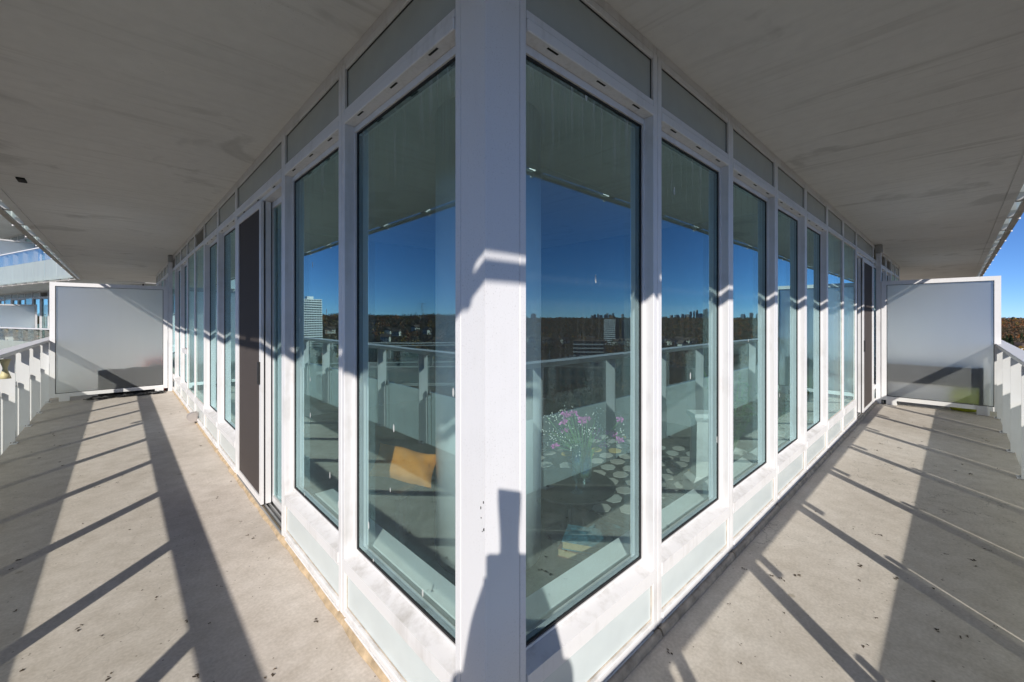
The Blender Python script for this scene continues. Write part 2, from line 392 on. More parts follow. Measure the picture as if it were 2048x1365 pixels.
# ------------------------------------------------------------------ window walls
def ring(mb, x0, x1, z0, z1, y0, y1, w_):
    mb.box(x0, x0 + w_, y0, y1, z0, z1); mb.box(x1 - w_, x1, y0, y1, z0, z1)
    mb.box(x0 + w_, x1 - w_, y0, y1, z0, z0 + w_); mb.box(x0 + w_, x1 - w_, y0, y1, z1 - w_, z1); return mb
def glass_pane(name, x0, x1, y0, y1, z0, z1, parent, front='glass', back='glass_in'):
    mb = MB(); mb.k = 1; mb.box(x0, x1, y0, y1, z0, z1); mb.m[:] = [1, 1, 0, 1, 1, 1]
    return mb.build(name, [front, back], parent)
J = .036
def bay(root, x0, x1, kind='vision', top='panel', op=False, bare=None):
    a, b = x0 + .002, x1 - .002
    fr = MB()
    if kind == 'door':
        fr.box(a, a + J, 0, .12, .03, 2.66, c=.002).box(b - J, b, 0, .12, .03, 2.66, c=.002)
    else:
        if bare == 'a': fr.box(a - .001, a + .012, .048, .12, .036, 2.66)       # here the column cover is the jamb
        else: fr.box(a, a + J, 0, .12, .036, 2.66, c=.002)
        if bare == 'b': fr.box(b - .012, b + .001, .048, .12, .036, 2.66)
        else: fr.box(b - J, b, 0, .12, .036, 2.66, c=.002)
    fr.box(a, b, .006, .10, 2.663, 2.70, c=.002)
    ia, ib = a + (J if bare != 'a' else 0), b - (J if bare != 'b' else 0)
    fr.box(ia + .0005, ib - .0005, .003, .10, 2.632, 2.66, c=.002)
    hb = 2.372 if kind != 'flush' else 2.395
    fr.box(ia + .0005, ib - .0005, -.004, .10, hb, 2.412, c=.003)
    fr.box(ia + .0005, ib - .0005, .001, .10, 2.414, 2.442, c=.002)
    if kind != 'door':
        zs = .335 if kind == 'vision' else .345
        if kind == 'vision':
            fr.prism([(-.005, .262), (-.005, .314), (.058, .335), (.10, .335), (.10, .262)], 0, ia + .0005, ib - .0005)
        else:
            fr.box(ia + .0005, ib - .0005, -.003, .1, .262, .340, c=.003)
        fr.box(ia + .0005, ib - .0005, -.001, .1, .249, .259, c=.001)
        fr.box(ia + .0005, ib - .0005, -.006, .1, .052, .080, c=.004)
        fr.box(ia + .0005, ib - .0005, .004, .1, .036, .050)
        fr.box(ia + .0005, ib - .0005, -.002, .1, .026, .034, c=.002)
        fr.box(ia + .0005, ib - .0005, .006, .1, .004, .024)
    if kind == 'vision':
        fr.box(ia + .0005, ia + .012, .046, .1, .337, hb - .002); fr.box(ib - .012, ib - .0005, .046, .1, .337, hb - .002)
        fr.box(ia + .012, ib - .012, .046, .1, hb - .03, hb - .002); fr.box(ia + .012, ib - .012, .050, .1, .337, .347)
        if op: fr.box(ia + .012, ib - .012, .01, .1, .86, .93, c=.002)
    W = fr.build('window' if kind != 'door' else 'sliding_door', 'white', root)
    # joint seam between neighbouring frames
    B(x1 - .002, x1 + .002, .012, .06, .03, 2.69).build('joint_seal', 'seam', root)
    # top light
    if top == 'panel':
        B(ia + .006, ib - .006, .014, .03, 2.448, 2.626).build('upper_panel', 'panel_up', W)
        ring(MB(), ia + .0006, ib - .0006, 2.4425, 2.6315, .012, .024, .006).build('gasket', 'dark', W)
    else:
        lv = MB(); n = 9
        for k in range(n):
            z = 2.452 + k * .0196
            lv.prism([(.012, z), (.014, z - .002), (.045, z + .014), (.043, z + .017)], 0, ia + .004, ib - .004)
        lv.build('louver', 'louver', W)
        B(ia + .002, ib - .002, .06, .065, 2.444, 2.63).build('backing', 'void', W)
    if kind != 'door':
        B(ia + .006, ib - .006, .012, .03, .086, .243).build('lower_panel', 'panel_low', W)
        ring(MB(), ia + .0006, ib - .0006, .0805, .2488, .010, .022, .006).build('gasket', 'bead', W)
    if kind in ('vision', 'door'):
        ws = None
        for k, u in enumerate((.17, .52, .84)):
            xm = ia + (ib - ia) * u
            if ws is None: ws = B(-.027, .027, -.004, .004, -.0012, .0012).build('weep_slot', 'void', W, (xm, .012, hb))
            else: inst(ws, W, (xm, .012, hb))
    if kind == 'vision':
        gx0, gx1 = ia + .012, ib - .012
        zz = [(.347, hb - .03)] if not op else [(.347, .86), (.93, hb - .03)]
        for z0, z1 in zz:
            glass_pane('pane', gx0 + .008, gx1 - .008, .058, .076, z0 + .008, z1 - .012, W)
            ring(MB(), gx0, gx1, z0, z1, .054, .08, .009).build('gasket', 'dark', W)
    if kind == 'flush':
        glass_pane('pane', ia + .006, ib - .006, .014, .030, .348, hb - .004, W, 'glass_pale')
        ring(MB(), ia + .0006, ib - .0006, .3405, hb - .0005, .012, .03, .006).build('gasket', 'bead', W)
        B(ia, ib, .085, .089, .30, 2.42).build('blind', 'blind', W)
    return W, ia, ib

def leaf(W, x0, x1, y, z0, z1, front='glass'):
    mb = MB(); ring(mb, x0, x1, z0, z1, y, y + .035, .045); mb.build('door_leaf', 'white', W)
    glass_pane('door_glass', x0 + .045, x1 - .045, y + .012, y + .024, z0 + .045, z1 - .045, W, front)
def door(root, x0, x1, sx0, sx1, gx0, gx1):
    """sliding patio door: fixed leaf behind an insect screen, the other leaf in the gap"""
    W, ia, ib = bay(root, x0, x1, 'door')
    t = MB()
    for k, y in enumerate((.0, .03, .06, .09)): t.box(ia + .001, ib - .001, y, y + .008, .012, .034)
    t.box(ia + .001, ib - .001, -.006, .13, .002, .012)
    t.build('door_track', 'steel', W)
    hd = MB()
    hd.box(ia + .001, ib - .001, .02, .13, 2.345, 2.3715); hd.build('head_track', 'white', W)
    sf = ring(MB(), sx0, sx1, .04, 2.343, .002, .022, .05); sf.build('screen_frame', 'white', W)
    B(sx0 + .05, sx1 - .05, .010, .013, .09, 2.293).build('insect_mesh', 'mesh', W)
    hx = sx1 - .025 if abs(gx0 - sx1) < .3 else sx0 + .025
    B(hx - .012, hx + .012, -.016, .002, .95, 1.12, c=.004).build('handle', 'dark', W)
    leaf(W, sx0, sx1, .036, .04, 2.343); leaf(W, gx0, gx1, .082, .04, 2.343)
    return W, ia, ib

def sealed(root, x0, x1, style):
    if style == 'tan':
        mb = MB(); n = 160; vs = []
        for i in range(n + 1):
            x = x0 + (x1 - x0) * i / n; w_ = .016 + .004 * math.sin(i * .9) + rng.uniform(-.003, .003)
            vs += [(x, -w_, .0005), (x, -w_ * .85, .009 + rng.uniform(-.002, .002)), (x, .006, .026), (x, .02, .026)]
        mb.add(vs, [[i * 4 + k, i * 4 + k + 1, i * 4 + k + 5, i * 4 + k + 4] for i in range(n) for k in range(3)])
        mb.build('sealant_strip', 'tan', root)

LW = thing('window_wall', 'white framed glass wall along the left walk with an open sliding door', 'window wall', (0, 0, 0), R(-90))
RW = thing('window_wall', 'white framed glass wall along the right walk with blinds near its far door', 'window wall', (0, 0, 0), 0)
RJ = [.170, 1.026, 1.938, 2.878, 3.793, 4.724, 5.648, 6.617, 8.344, 9.28, 10.22, 11.15, 12.08, 13.0]
kinds = ['vision'] * 5 + ['flush'] * 2 + ['door', 'vision', 'vision', 'vision', 'flush', 'flush']
tops = ['panel'] * 8 + ['louver', 'louver', 'louver', 'panel', 'panel']
for i, kd in enumerate(kinds):
    if kd == 'door': door(RW, RJ[i], RJ[i + 1], 7.28, 8.30, 6.66, 7.36)
    else: bay(RW, RJ[i], RJ[i + 1], kd, tops[i], bare='a' if i == 0 else None)
    n0 = RJ[i]
    bd = MB(); L = RJ[i + 1] - n0
    bd.prism([(-.026 + .03 * (1 - math.cos(q)) * .5 - .0, .032 * math.sin(q)) for q in np.linspace(0, math.pi / 2, 5)] + [(.03, .026), (.03, 0)], 0, n0 + .006, RJ[i + 1] - .006)
    bd.build('sealant_bead', 'bead', RW)
LJ = [.151, 1.081, 2.064, 3.57, 4.558, 5.553, 6.468, 7.371, 8.334, 9.325, 10.30, 11.24, 12.18, 13.12, 14.06, 15.0]
lk = ['vision', 'vision', 'door', 'vision', 'vision', 'flush', 'flush', 'vision', 'vision', 'flush', 'vision', 'vision', 'flush', 'vision', 'vision']
lt = ['panel'] * 5 + ['louver'] + ['panel'] * 3 + ['louver'] + ['panel'] * 5
for i, kd in enumerate(lk):
    a, b = -LJ[i + 1], -LJ[i]
    if kd == 'door':
        LD, ia, ib = door(LW, a, b, -3.53, -2.66, -2.72, -2.104)
        st = B(-2.36, -2.29, .0918, .0930, 2.02, 2.14).build('sticker', 'sticker', LD)
        q = MB()
        for k, (u0, u1) in enumerate(((.02, .05), (.012, .058), (.018, .052), (.012, .058), (.02, .05))):
            q.box(-2.36 + u0, -2.36 + u1, .0908, .0917, 2.12 - k * .019, 2.126 - k * .019)
        q.build('print', 'ink', LD)
    else: bay(LW, a, b, kd, lt[i], op=(i == 7), bare='b' if i == 0 else None)
sealed(LW, -9.7, -.151, 'tan')
# vent hood on the fourth bay past the door
vh = MB(); pr = [(-.012, -.06)] + [(-.012 - .10 * math.sin(q) ** .6, -.06 + .12 * (1 - math.cos(q)) / 2) for q in np.linspace(.25, math.pi - .25, 8)] + [(-.012, .06)]
vh.prism(pr, 0, -.05, .05); vh = vh.build('vent_hood', 'grey_metal', LW, (-6.19, 0, .105))
B(-.062, .062, -.011, -.001, -.066, .066, c=.002).build('back_plate', 'grey_metal', vh)

# corner column: one folded cover, a trim strip on each return
cc = thing('corner_column', 'white clad square column at the corner with the photographer shadow on it', 'column', (0, 0, 0))
MB().prism([(0, 0), (.1385, 0), (.1385, .10), (.10, .10), (.10, .1185), (0, .1185)], 2, .004, 2.699).build('cladding', 'column', cc)
B(.1425, .1705, .001, .10, .004, 2.699, c=.002).build('trim_strip', 'column', cc)
B(.001, .10, .1225, .1515, .004, 2.699, c=.002).build('trim_strip', 'column', cc)
B(.1375, .1435, .006, .05, .01, 2.69).build('seam', 'seam', cc); B(.006, .05, .1175, .1235, .01, 2.69).build('seam', 'seam', cc)
# little nick marks on the cover
nk = MB()
for k in range(6):
    z = .87 + rng.uniform(-.05, .05); y = rng.uniform(.002, .022)
    nk.box(-.0012, .0005, y, y + .003, z, z + rng.uniform(.002, .008))
nk.build('scuff_mark', 'dark', cc)

# ------------------------------------------------------------------ guard rails
def railing(name, label, loc, rotz, xa, xb, yg, ye, z0, fins, group, tabs=False, ends=0):
    rt = thing(name, label, 'railing', loc, rotz, group)
    top = z0 + 1.035
    L = xb - xa; n = max(1, round(L / 3.2))
    for k in range(n):
        B(xa + L * k / n + .002, xa + L * (k + 1) / n - .002, yg - .012, ye + .035, top, top + .04, c=.004).build('handrail', 'white_clean', rt)
    B(xa, xb, yg - .012, yg + .045, z0 - .215, z0 - .185, c=.003).build('bottom_channel', 'louver', rt)
    fin = foot = bolt = clip = tabp = None
    fp = [(yg + .02, z0 - .18), (yg + .02, top), (ye + .022, top), (ye + .03, top - .02), (ye + .03, z0 + .012), (ye - .008, z0 + .012), (ye - .008, z0 - .18)]
    for fx in fins:
        if fin is None:
            fin = MB().prism(fp, 0, -.006, .006).build('fin', 'white_clean', rt, (fx, 0, 0))
            foot = B(.007, .115, ye + .004, ye + .055, z0 + .001, z0 + .011, c=.002).build('foot_plate', 'white_clean', rt, (fx, 0, 0))
            bolt = MB().lathe([(.013, 0), (.013, .008), (.008, .014), (0, .015)], 10).build('bolt', 'steel', rt, (fx + .06, ye + .03, z0 + .011), True)
            clip = B(-.02, .02, yg + .012, yg + .034, z0 + .54, z0 + .61, c=.003).build('clip', 'steel', rt, (fx + .05, 0, 0))
            bk = MB().box(-.045, .045, yg + .012, ye - .004, z0 - .205, z0 - .197).box(-.045, -.037, yg + .012, ye - .004, z0 - .197, z0 - .12).box(.037, .045, yg + .012, ye - .004, z0 - .197, z0 - .12).build('bracket', 'steel', rt, (fx, 0, 0))
            ub = MB().lathe([(.011, -.018), (.014, -.012), (.014, 0)], 8).build('cap_bolt', 'white_clean', rt, (fx, yg - .002, z0 - .215))
        else:
            for s in (fin, foot, bk): inst(s, rt, (fx, 0, 0))
            inst(bolt, rt, (fx + .06, ye + .03, z0 + .011)); inst(clip, rt, (fx + .05, 0, 0)); inst(ub, rt, (fx, yg - .002, z0 - .215))
        if tabs:
            if tabp is None: tabp = B(.055, .125, yg + .02, yg + .026, z0 + .90, z0 + 1.034).build('tab_plate', 'white_clean', rt, (fx, 0, 0))
            else: inst(tabp, rt, (fx, 0, 0))
    js = [xa - .05] + [q for q in fins] + [xb - .06]
    for q0, q1 in zip(js, js[1:]):
        if q1 - q0 < .08: continue
        gp = MB().box(q0 + .056, q1 + .044, yg, yg + .012, z0 - .135, z0 + .575); gp.m = [0] * 6; gp.m[2] = 1   # outer face etched
        gp.build('frosted_pane', ['rail_clear', 'rail_frost'], rt)
        B(q0 + .056, q1 + .044, yg, yg + .012, z0 + .579, top - .001).build('clear_pane', 'rail_clear', rt)
    return rt
GL, GR = -1.80, -1.47
lfin = [-(1.24 + 1.065 * k) for k in range(-2, 17)][::-1]; lfin = [q for q in lfin if q > -YE + .2]
rfin = [.74 + 1.095 * k for k in range(-2, 22)]; rfin = [q for q in rfin if q > -1.6]
grp = 'balcony railings on the building'
railing('balcony_railing', 'white railing of the left walk with frosted lower glass and clear upper glass', (0, 0, 0), R(-90), -YE, 1.45, GL, XL, 0, lfin, grp, True)
railing('balcony_railing', 'white railing of the right walk running to the right edge under open sky', (0, 0, 0), 0, -1.79, XE, GR, YR, 0, rfin, grp, True)
railing('balcony_railing', 'underside of the upstairs railing hanging past the left ceiling edge', (0, 0, 0), R(-90), -YE, 1.45, GL, XL, 2.905, lfin, grp)
railing('balcony_railing', 'underside of the upstairs railing hanging past the right ceiling edge', (0, 0, 0), 0, -1.79, XE, GR, YR, 2.905, rfin, grp)
# pale hourglass tag hung under the left rail
ht = MB(); ht.lathe([(.045, 0), (.034, .04), (.022, .08), (.017, .105), (.022, .13), (.034, .17), (.042, .20)], 14)
tag(ht.build('hanging_tag', 'cream_plastic', None, (-1.635, 5.77, .828), True), 'pale yellow hourglass shaped tag hanging under the left handrail', 'tag')

# ------------------------------------------------------------------ privacy screens
def screen(label, loc, rotz, wd, etched=3):
    s = thing('privacy_screen', label, 'privacy screen', loc, rotz, 'frosted screens across the balcony')
    ring(MB(), 0, wd, .075, 2.07, -.025, .025, .065).build('frame', 'white_clean', s)
    gp = MB().box(.068, wd - .068, -.006, .006, .143, 2.002); gp.m = [0] * 6; gp.m[etched] = 1   # only the far face is etched
    gp.build('frosted_pane', ['screen_front', 'screen'], s)
    ring(MB(), .0655, wd - .0655, .1405, 2.0045, -.010, .010, .006).build('gasket', 'dark', s)
    for x in (.06, wd - .24):
        B(x, x + .13, -.032, -.026, .001, .12, c=.002).build('foot', 'white_clean', s)
        B(x, x + .13, .026, .032, .001, .12, c=.002).build('foot', 'white_clean', s)
    return s
YS, XS = 9.72, 8.62
screen('frosted privacy screen closing the left walk with a black plastic sheet under it', (-.085, YS, 0), R(180), 1.565, 2)
screen('frosted privacy screen closing the right walk with a grey planter behind it', (XS, -.075, 0), R(-90), 1.315, 3)
for lab, loc in (('white wall post beside the left privacy screen with a small box on top', (-.042, YS + .02, 0)), ('white wall post beside the right privacy screen below the louvers', (XS + .02, -.038, 0))):
    p = thing('wall_post', lab, 'post', loc, 0, 'posts beside the privacy screens')
    B(-.034, .034, -.034, .034, .002, 2.55, c=.003).build('shaft', 'white', p)
    B(-.038, .034, -.05, .05, 2.56, 2.69, c=.006).build('junction_box', 'steel', p)

# black plastic sheet standing behind the left screen and spilling below it
def sheet():
    nx, ns = 46, 30; prof = [(.52, .085), (.34, .085), (.12, .08), (.035, .05), (.02, -.05), (.018, -.14), (.012, -.24)]
    vs = []; fs = []
    for i in range(nx):
        u = i / (nx - 1); x = -.14 - .92 * u
        for j in range(ns):
            s = j / (ns - 1) * (len(prof) - 1); k = min(int(s), len(prof) - 2); t_ = s - k
            z = prof[k][0] * (1 - t_) + prof[k + 1][0] * t_; y = prof[k][1] * (1 - t_) + prof[k + 1][1] * t_
            h = 1 if j > 14 else (1 - .05 * u + .015 * math.sin(u * 17))
            n_ = math.sin(x * 31 + s * 2.1) * .012 + math.sin(x * 57 - s * 5) * .008 + rng.uniform(-.005, .005)
            yy = YS + y + n_ * (.6 if s < 3 else 1.2)
            if s < 3: yy = max(yy - .06, YS + .012)
            zz = z * h + abs(n_) * (1.1 if s > 3 else .3)
            if s > 3.2: zz = min(zz, .055) if abs(y) < .06 else zz
            xx = x * (1 + (.06 if s > 4 else 0)) - (.12 * max(0, s - 3.5) / 2.5 if u > .5 else 0) * (u - .5) * 2
            vs.append((xx, yy, max(zz, .004)))
    for i in range(nx - 1):
        for j in range(ns - 1): fs.append([i * ns + j, i * ns + j + 1, (i + 1) * ns + j + 1, (i + 1) * ns + j])
    m_ = MB(); m_.add(vs, fs); return m_
o = tag(sheet().build('plastic_sheet', 'tarp', None, (0, 0, 0), True), 'crumpled black plastic sheet spilling under the left privacy screen', 'plastic sheet')
md = o.modifiers.new('thickness', 'SOLIDIFY'); md.thickness = .003
cr = thing('storage_crate', 'blurred red crate seen through the frosted left screen', 'crate', (-.24, YS + .30, 0))
ring(MB(), -.14, .14, .0, .60, -.14, .14, .03).build('body', 'red', cr); B(-.11, .11, -.12, .12, .03, .52).build('filling', 'dark', cr)

# grey planter behind the right screen, lime bag under it
pl = thing('planter', 'grey slatted planter on dark legs touching the frosted right screen', 'planter', (XS + .022, -.12, 0), R(-90))
for k in range(3): B(.03, 1.05, .0, .03, .40 + k * .098, .494 + k * .098, c=.004).build('slat', 'planter', pl)
for k in range(3): B(.03, 1.05, .37, .40, .40 + k * .098, .494 + k * .098, c=.004).build('slat', 'planter', pl)
for x in (-.02, 1.055):
    for y in (.008, .34): B(x, x + .05, y - .008, y + .06, .0, .70, c=.004).build('leg', 'planter_dk', pl)
B(.03, 1.05, .035, .365, .385, .395).build('base_board', 'planter_dk', pl); B(.03, 1.05, .035, .365, .42, .66).build('soil', 'void', pl)
bg_ = MB().lathe([(.14, 0), (.17, .06), (.17, .26), (.14, .34), (.10, .37), (0, .37)], 16)
o = tag(bg_.build('garden_bag', 'lime', None, (XS + .28, -1.02, .002), True), 'blurred lime green bag under the planter behind the right screen', 'bag')

# ------------------------------------------------------------------ rooms behind the glass
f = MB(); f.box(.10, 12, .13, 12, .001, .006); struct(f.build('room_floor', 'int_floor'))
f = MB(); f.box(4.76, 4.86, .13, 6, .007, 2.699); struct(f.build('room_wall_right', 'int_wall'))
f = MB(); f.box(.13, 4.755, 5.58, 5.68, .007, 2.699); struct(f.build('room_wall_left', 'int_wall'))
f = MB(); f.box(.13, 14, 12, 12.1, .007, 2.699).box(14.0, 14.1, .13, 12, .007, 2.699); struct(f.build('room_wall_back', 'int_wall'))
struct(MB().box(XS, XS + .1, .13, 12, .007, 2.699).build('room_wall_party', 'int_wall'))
ic = MB().lathe([(.33, .007), (.33, 2.698)], 40)
tag(ic.build('round_column', 'int_conc', None, (.92, 1.08, 0), True), 'fat round pale concrete column standing inside the corner glass', 'column')
# inner ledges under the corner windows
for lab, b_ in (('pale ledge inside the right corner window below the flowers', (.32, 3.9, .16, .28)), ('pale ledge inside the left corner window beside the cushion', (.16, .28, .32, 1.95))):
    q = tag(B(b_[0], b_[1], b_[2], b_[3], .007, .30, c=.004).build('window_ledge', 'int_conc'), lab, 'ledge')
tb = thing('side_table', 'low round black side table with a vase and goblet inside the corner window', 'table', (1.43, .84, .007))
MB().lathe([(.0, .315), (.285, .315), (.30, .322), (.30, .333), (0, .333)], 40).build('tabletop', 'black_wood', tb)
MB().tube([(0, 0, .015), (0, 0, .315)], .018, 12).build('stem', 'black_wood', tb)
MB().lathe([(.17, 0), (.165, .012), (0, .016)], 28).build('base', 'black_wood', tb)
TZ = .34
va = thing('vase', 'clear glass vase of purple and white flowers on the side table', 'vase', (1.528, .80, TZ))
MB().lathe([(.055, 0), (.056, .25), (.053, .25), (.052, .012), (0, .012)], 20, cap=False).build('glass_body', 'clear', va, (0, 0, 0), True)
stm = MB(); pur = MB(); wht = MB(); heads = []
for k in range(34):
    a_ = rng.uniform(0, 6.28); rr = .26 * math.sqrt(rng.uniform(.02, 1)); hh = rng.uniform(.28, .50) - rr * .25
    tip = Vector((math.cos(a_) * rr, math.sin(a_) * rr, hh))
    stm.tube([(tip.x * .12, tip.y * .12, .03), (tip.x * .25, tip.y * .25, .2), tip], .0022, 4)
    heads.append(tip)
for k, tip in enumerate(heads):
    if k < 17:
        for j in range(26):
            d_ = Vector((rng.normal(), rng.normal(), rng.normal() * .6 + .5)).normalized(); s_ = d_.orthogonal().normalized() * .006
            e_ = tip + d_ * rng.uniform(.015, .032)
            pur.add([tip - s_ * .4, e_ - s_, e_ + d_ * .006, e_ + s_], [(0, 1, 2, 3)])
    else:
        for j in range(10):
            c_ = tip + Vector(rng.normal(0, .028, 3)); wht.add([c_ + Vector(q_) * .005 for q_ in ((1, 0, 0), (0, 1, 0), (-1, 0, 0), (0, -1, 0), (0, 0, 1), (0, 0, -1))],
                [(0, 1, 4), (1, 2, 4), (2, 3, 4), (3, 0, 4), (1, 0, 5), (2, 1, 5), (3, 2, 5), (0, 3, 5)])
stm.build('stems', 'stem', va); pur.build('purple_flowers', 'purple', va); wht.build('white_flowers', 'white_petal', va)
gb = thing('goblet', 'silvery glass goblet standing on the front edge of the side table', 'goblet', (1.36, .73, TZ))
MB().lathe([(.042, 0), (.040, .006), (.008, .02), (.006, .05), (.012, .07), (.028, .085), (.030, .30), (.028, .30), (.026, .09), (0, .08)], 20, cap=False).build('bowl', 'clear', gb, (0, 0, 0), True)
for k, (mt, lab, px, py, rz, z) in enumerate((('book_brown', 'thick brown book with pale pages lying under the side table', 1.31, .62, .35, .007), ('book_blue', 'blue patterned book lying on the brown book under the table', 1.325, .61, .5, .062), ('book_blue', 'blue patterned book lying flat beside the brown book', 1.56, .60, .1, .007))):
    b_ = thing('book', lab, 'book', (px, py, z), rz, 'books under the side table')
    B(-.10, .10, -.14, .14, .004, .045).build('pages', 'page', b_)
    cv = MB(); cv.box(-.105, .108, -.145, .145, .0455, .05); cv.box(-.105, .108, -.145, .145, 0, .0035); cv.box(.1005, .108, -.145, .145, .0036, .0454); cv.build('cover', mt, b_)
# mustard cushion on a dark bench by the left corner window
bn = thing('low_bench', 'dark low bench inside the left corner window carrying a mustard cushion', 'bench', (.50, 1.40, .007), R(20))
B(-.22, .22, -.17, .17, .43, .47, c=.01).build('seat', 'black_wood', bn)
for x in (-.19, .16):
    for y in (-.14, .11): B(x, x + .03, y, y + .03, 0, .43).build('leg', 'black_wood', bn)
def pillow(w_, d_, h_):
    n = 17; vs = []; fs = []
    for s in (1, -1):
        for i in range(n):
            for j in range(n):
                u, v_ = i / (n - 1) * 2 - 1, j / (n - 1) * 2 - 1
                z = h_ * ((1 - u ** 4) * (1 - v_ ** 4)) ** .6
                pin = 1 - .08 * (1 - abs(u)) * abs(v_) - .0
                vs.append((u * w_ * (1 - .10 * (1 - v_ * v_)), v_ * d_ * (1 - .10 * (1 - u * u)), s * z + .012 * math.sin(u * 5 + v_ * 3)))
    for s in (0, 1):
        for i in range(n - 1):
            for j in range(n - 1):
                q = [s * n * n + i * n + j, s * n * n + i * n + j + 1, s * n * n + (i + 1) * n + j + 1, s * n * n + (i + 1) * n + j]; fs.append(q)
    m_ = MB(); m_.add(vs, fs); return m_
o = pillow(.19, .105, .06).build('cushion', 'mustard', None, (.475, 1.33, .57), True); o.rotation_euler = (R(48), R(14), R(-40))
tag(o, 'mustard yellow cushion leaning on the dark bench behind the left glass', 'cushion')
# patchwork rug
rg = thing('rug', 'dark rug with cream grey and gold patches on the room floor', 'rug', (2.75, 1.55, .0065), R(8))
B(-1.05, 1.05, -.95, .95, 0, .008).build('backing', 'rug', rg)
ps = {}
for i in range(10):
    for j in range(11):
        if rng.random() < .06: continue
        x = -.95 + i * .205 + (.1 if j % 2 else 0); y = -.87 + j * .172
        if x > .98: continue
        kd = rng.choice(['patch_cream', 'patch_cream', 'patch_grey', 'patch_gold'], p=[.4, .3, .22, .08])
        key = (kd, int(rng.integers(3)))
        if key not in ps:
            n = 7; pol = [((.086 + rng.uniform(-.012, .006)) * math.cos(6.283 * k / n), (.072 + rng.uniform(-.01, .006)) * math.sin(6.283 * k / n)) for k in range(n)]
            ps[key] = MB().prism(pol, 2, .0085, .014).build('patch', kd, rg, (x, y, 0))
        else: inst(ps[key], rg, (x, y, 0), (0, 0, rng.uniform(-.2, .2)))
# plants and a white pedestal further along the right glass
pd = thing('pedestal', 'white tapered pedestal inside the second right window', 'pedestal', (2.72, .50, .007))
MB().lathe([(.16, 0), (.15, .12), (.10, .16), (.085, .60), (.12, .64), (.12, .67), (0, .67)], 4).build('post', 'pot', pd)
def plant(lab, loc, h_, n, lf):
    p_ = thing('potted_plant', lab, 'plant', loc, 0, 'plants inside the right windows')
    MB().lathe([(.09, 0), (.12, .2), (.125, .22), (.11, .22), (.10, .19), (0, .19)], 18).build('pot', 'pot', p_)
    st_ = MB(); lv = MB()
    for k in range(n):
        a_ = rng.uniform(0, 6.28); rr = rng.uniform(.05, .24); tip = Vector((math.cos(a_) * rr, math.sin(a_) * rr, .2 + h_ * rng.uniform(.4, 1)))
        st_.tube([(0, 0, .19), (tip.x * .4, tip.y * .4, tip.z * .6), tip], .004, 4)
        for j in range(lf):
            t_ = rng.uniform(.45, 1); c_ = Vector((tip.x * t_ ** 2, tip.y * t_ ** 2, .19 + (tip.z - .19) * t_))
            d_ = Vector((rng.normal(), rng.normal(), rng.uniform(-.1, .6))).normalized(); s_ = d_.cross(Vector((0, 0, 1))).normalized() * .024; e_ = c_ + d_ * .085
            mid = c_ + d_ * .04 + Vector((0, 0, .012))
            lv.add([c_, mid - s_, e_ - Vector((0, 0, .012)), mid + s_], [(0, 1, 2, 3)])
    st_.build('stems', 'stem', p_); lv.build('leaves', 'leaf', p_)
plant('leafy green plant in a white pot inside the third right window', (3.35, .48, .007), .75, 14, 9)
plant('small bushy plant in a white pot inside the fourth right window', (4.35, .42, .007), .55, 12, 8)

# ------------------------------------------------------------------ leaf litter on the walk
lt_ = MB()
for k in range(150):
    if k % 2: x = rng.uniform(-1.5, -.05); y = rng.uniform(-.6, 8)
    else: x = rng.uniform(-.6, 7.5); y = rng.uniform(-1.25, -.04)
    if k < 60: x, y = (rng.uniform(-1.4, -.06), rng.uniform(-.2, 3.2)) if k % 2 else (rng.uniform(.0, 3.2), rng.uniform(-1.2, -.05))
    s_ = rng.uniform(.004, .012); a_ = rng.uniform(0, 6.28)
    for j in range(int(rng.integers(2, 6))):
        b_ = a_ + rng.normal(0, 1.3); c_ = (x + rng.normal(0, s_), y + rng.normal(0, s_))
        l_ = s_ * rng.uniform(.5, 1.2); wd = s_ * rng.uniform(.25, .7); z_ = rng.uniform(.001, .004)
        ca, sa = math.cos(b_), math.sin(b_)
        lt_.add([(c_[0] - ca * l_, c_[1] - sa * l_, .001), (c_[0] - sa * wd, c_[1] + ca * wd, .001 + z_), (c_[0] + ca * l_, c_[1] + sa * l_, .002 + z_ * .5), (c_[0] + sa * wd, c_[1] - ca * wd, .001 + z_ * 1.6)], [(0, 1, 2), (0, 2, 3)])
o = lt_.build('leaf_litter', 'litter'); o['kind'] = 'stuff'; o['label'] = 'scattered dry leaf bits and seeds on the concrete walk'
#PART2
# ------------------------------------------------------------------ the wing of the building that bends away past the left walk
WO = Vector((-.135, 19.26, 0)); WR_ = R(-70)
def wing_slab(z, nm):
    f = MB().box(-21.5, .3, -1.69, 6, z - .203, z - .003); o = f.build(nm, 'ceiling'); o.location = WO; o.rotation_euler = (0, 0, WR_); return o
for z in (0, 2.9, 5.8):
    o = wing_slab(z, 'balcony_slab')
    tag(o, {0: 'balcony slab of the far wing at our own floor level', 2.9: 'balcony slab of the far wing one floor up above its windows', 5.8: 'topmost balcony slab of the far wing near the left edge'}[z], 'slab', 'balcony slabs of the far wing')
for z, lab in ((0, 'window wall of the far wing at our level behind its railing'), (2.9, 'window wall of the far wing one floor up in shade')):
    ww = thing('window_wall', lab, 'window wall', WO + Vector((0, 0, z)), WR_)
    for k in range(21):
        kd = ('vision', 'vision', 'flush')[k % 3]
        if z > 0 and k < 5: continue
        bay(ww, -20.5 + (20 - k) * .97, -20.5 + (21 - k) * .97, kd, 'louver' if k in (2, 8, 9) else 'panel')
wf = [-(.5 + 1.05 * k) for k in range(20)][::-1]
railing('balcony_railing', 'railing of the far wing at our level seen over the left handrail', WO, WR_, -21.5, .25, -1.80, -1.69, 0, wf, 'railings of the far wing')
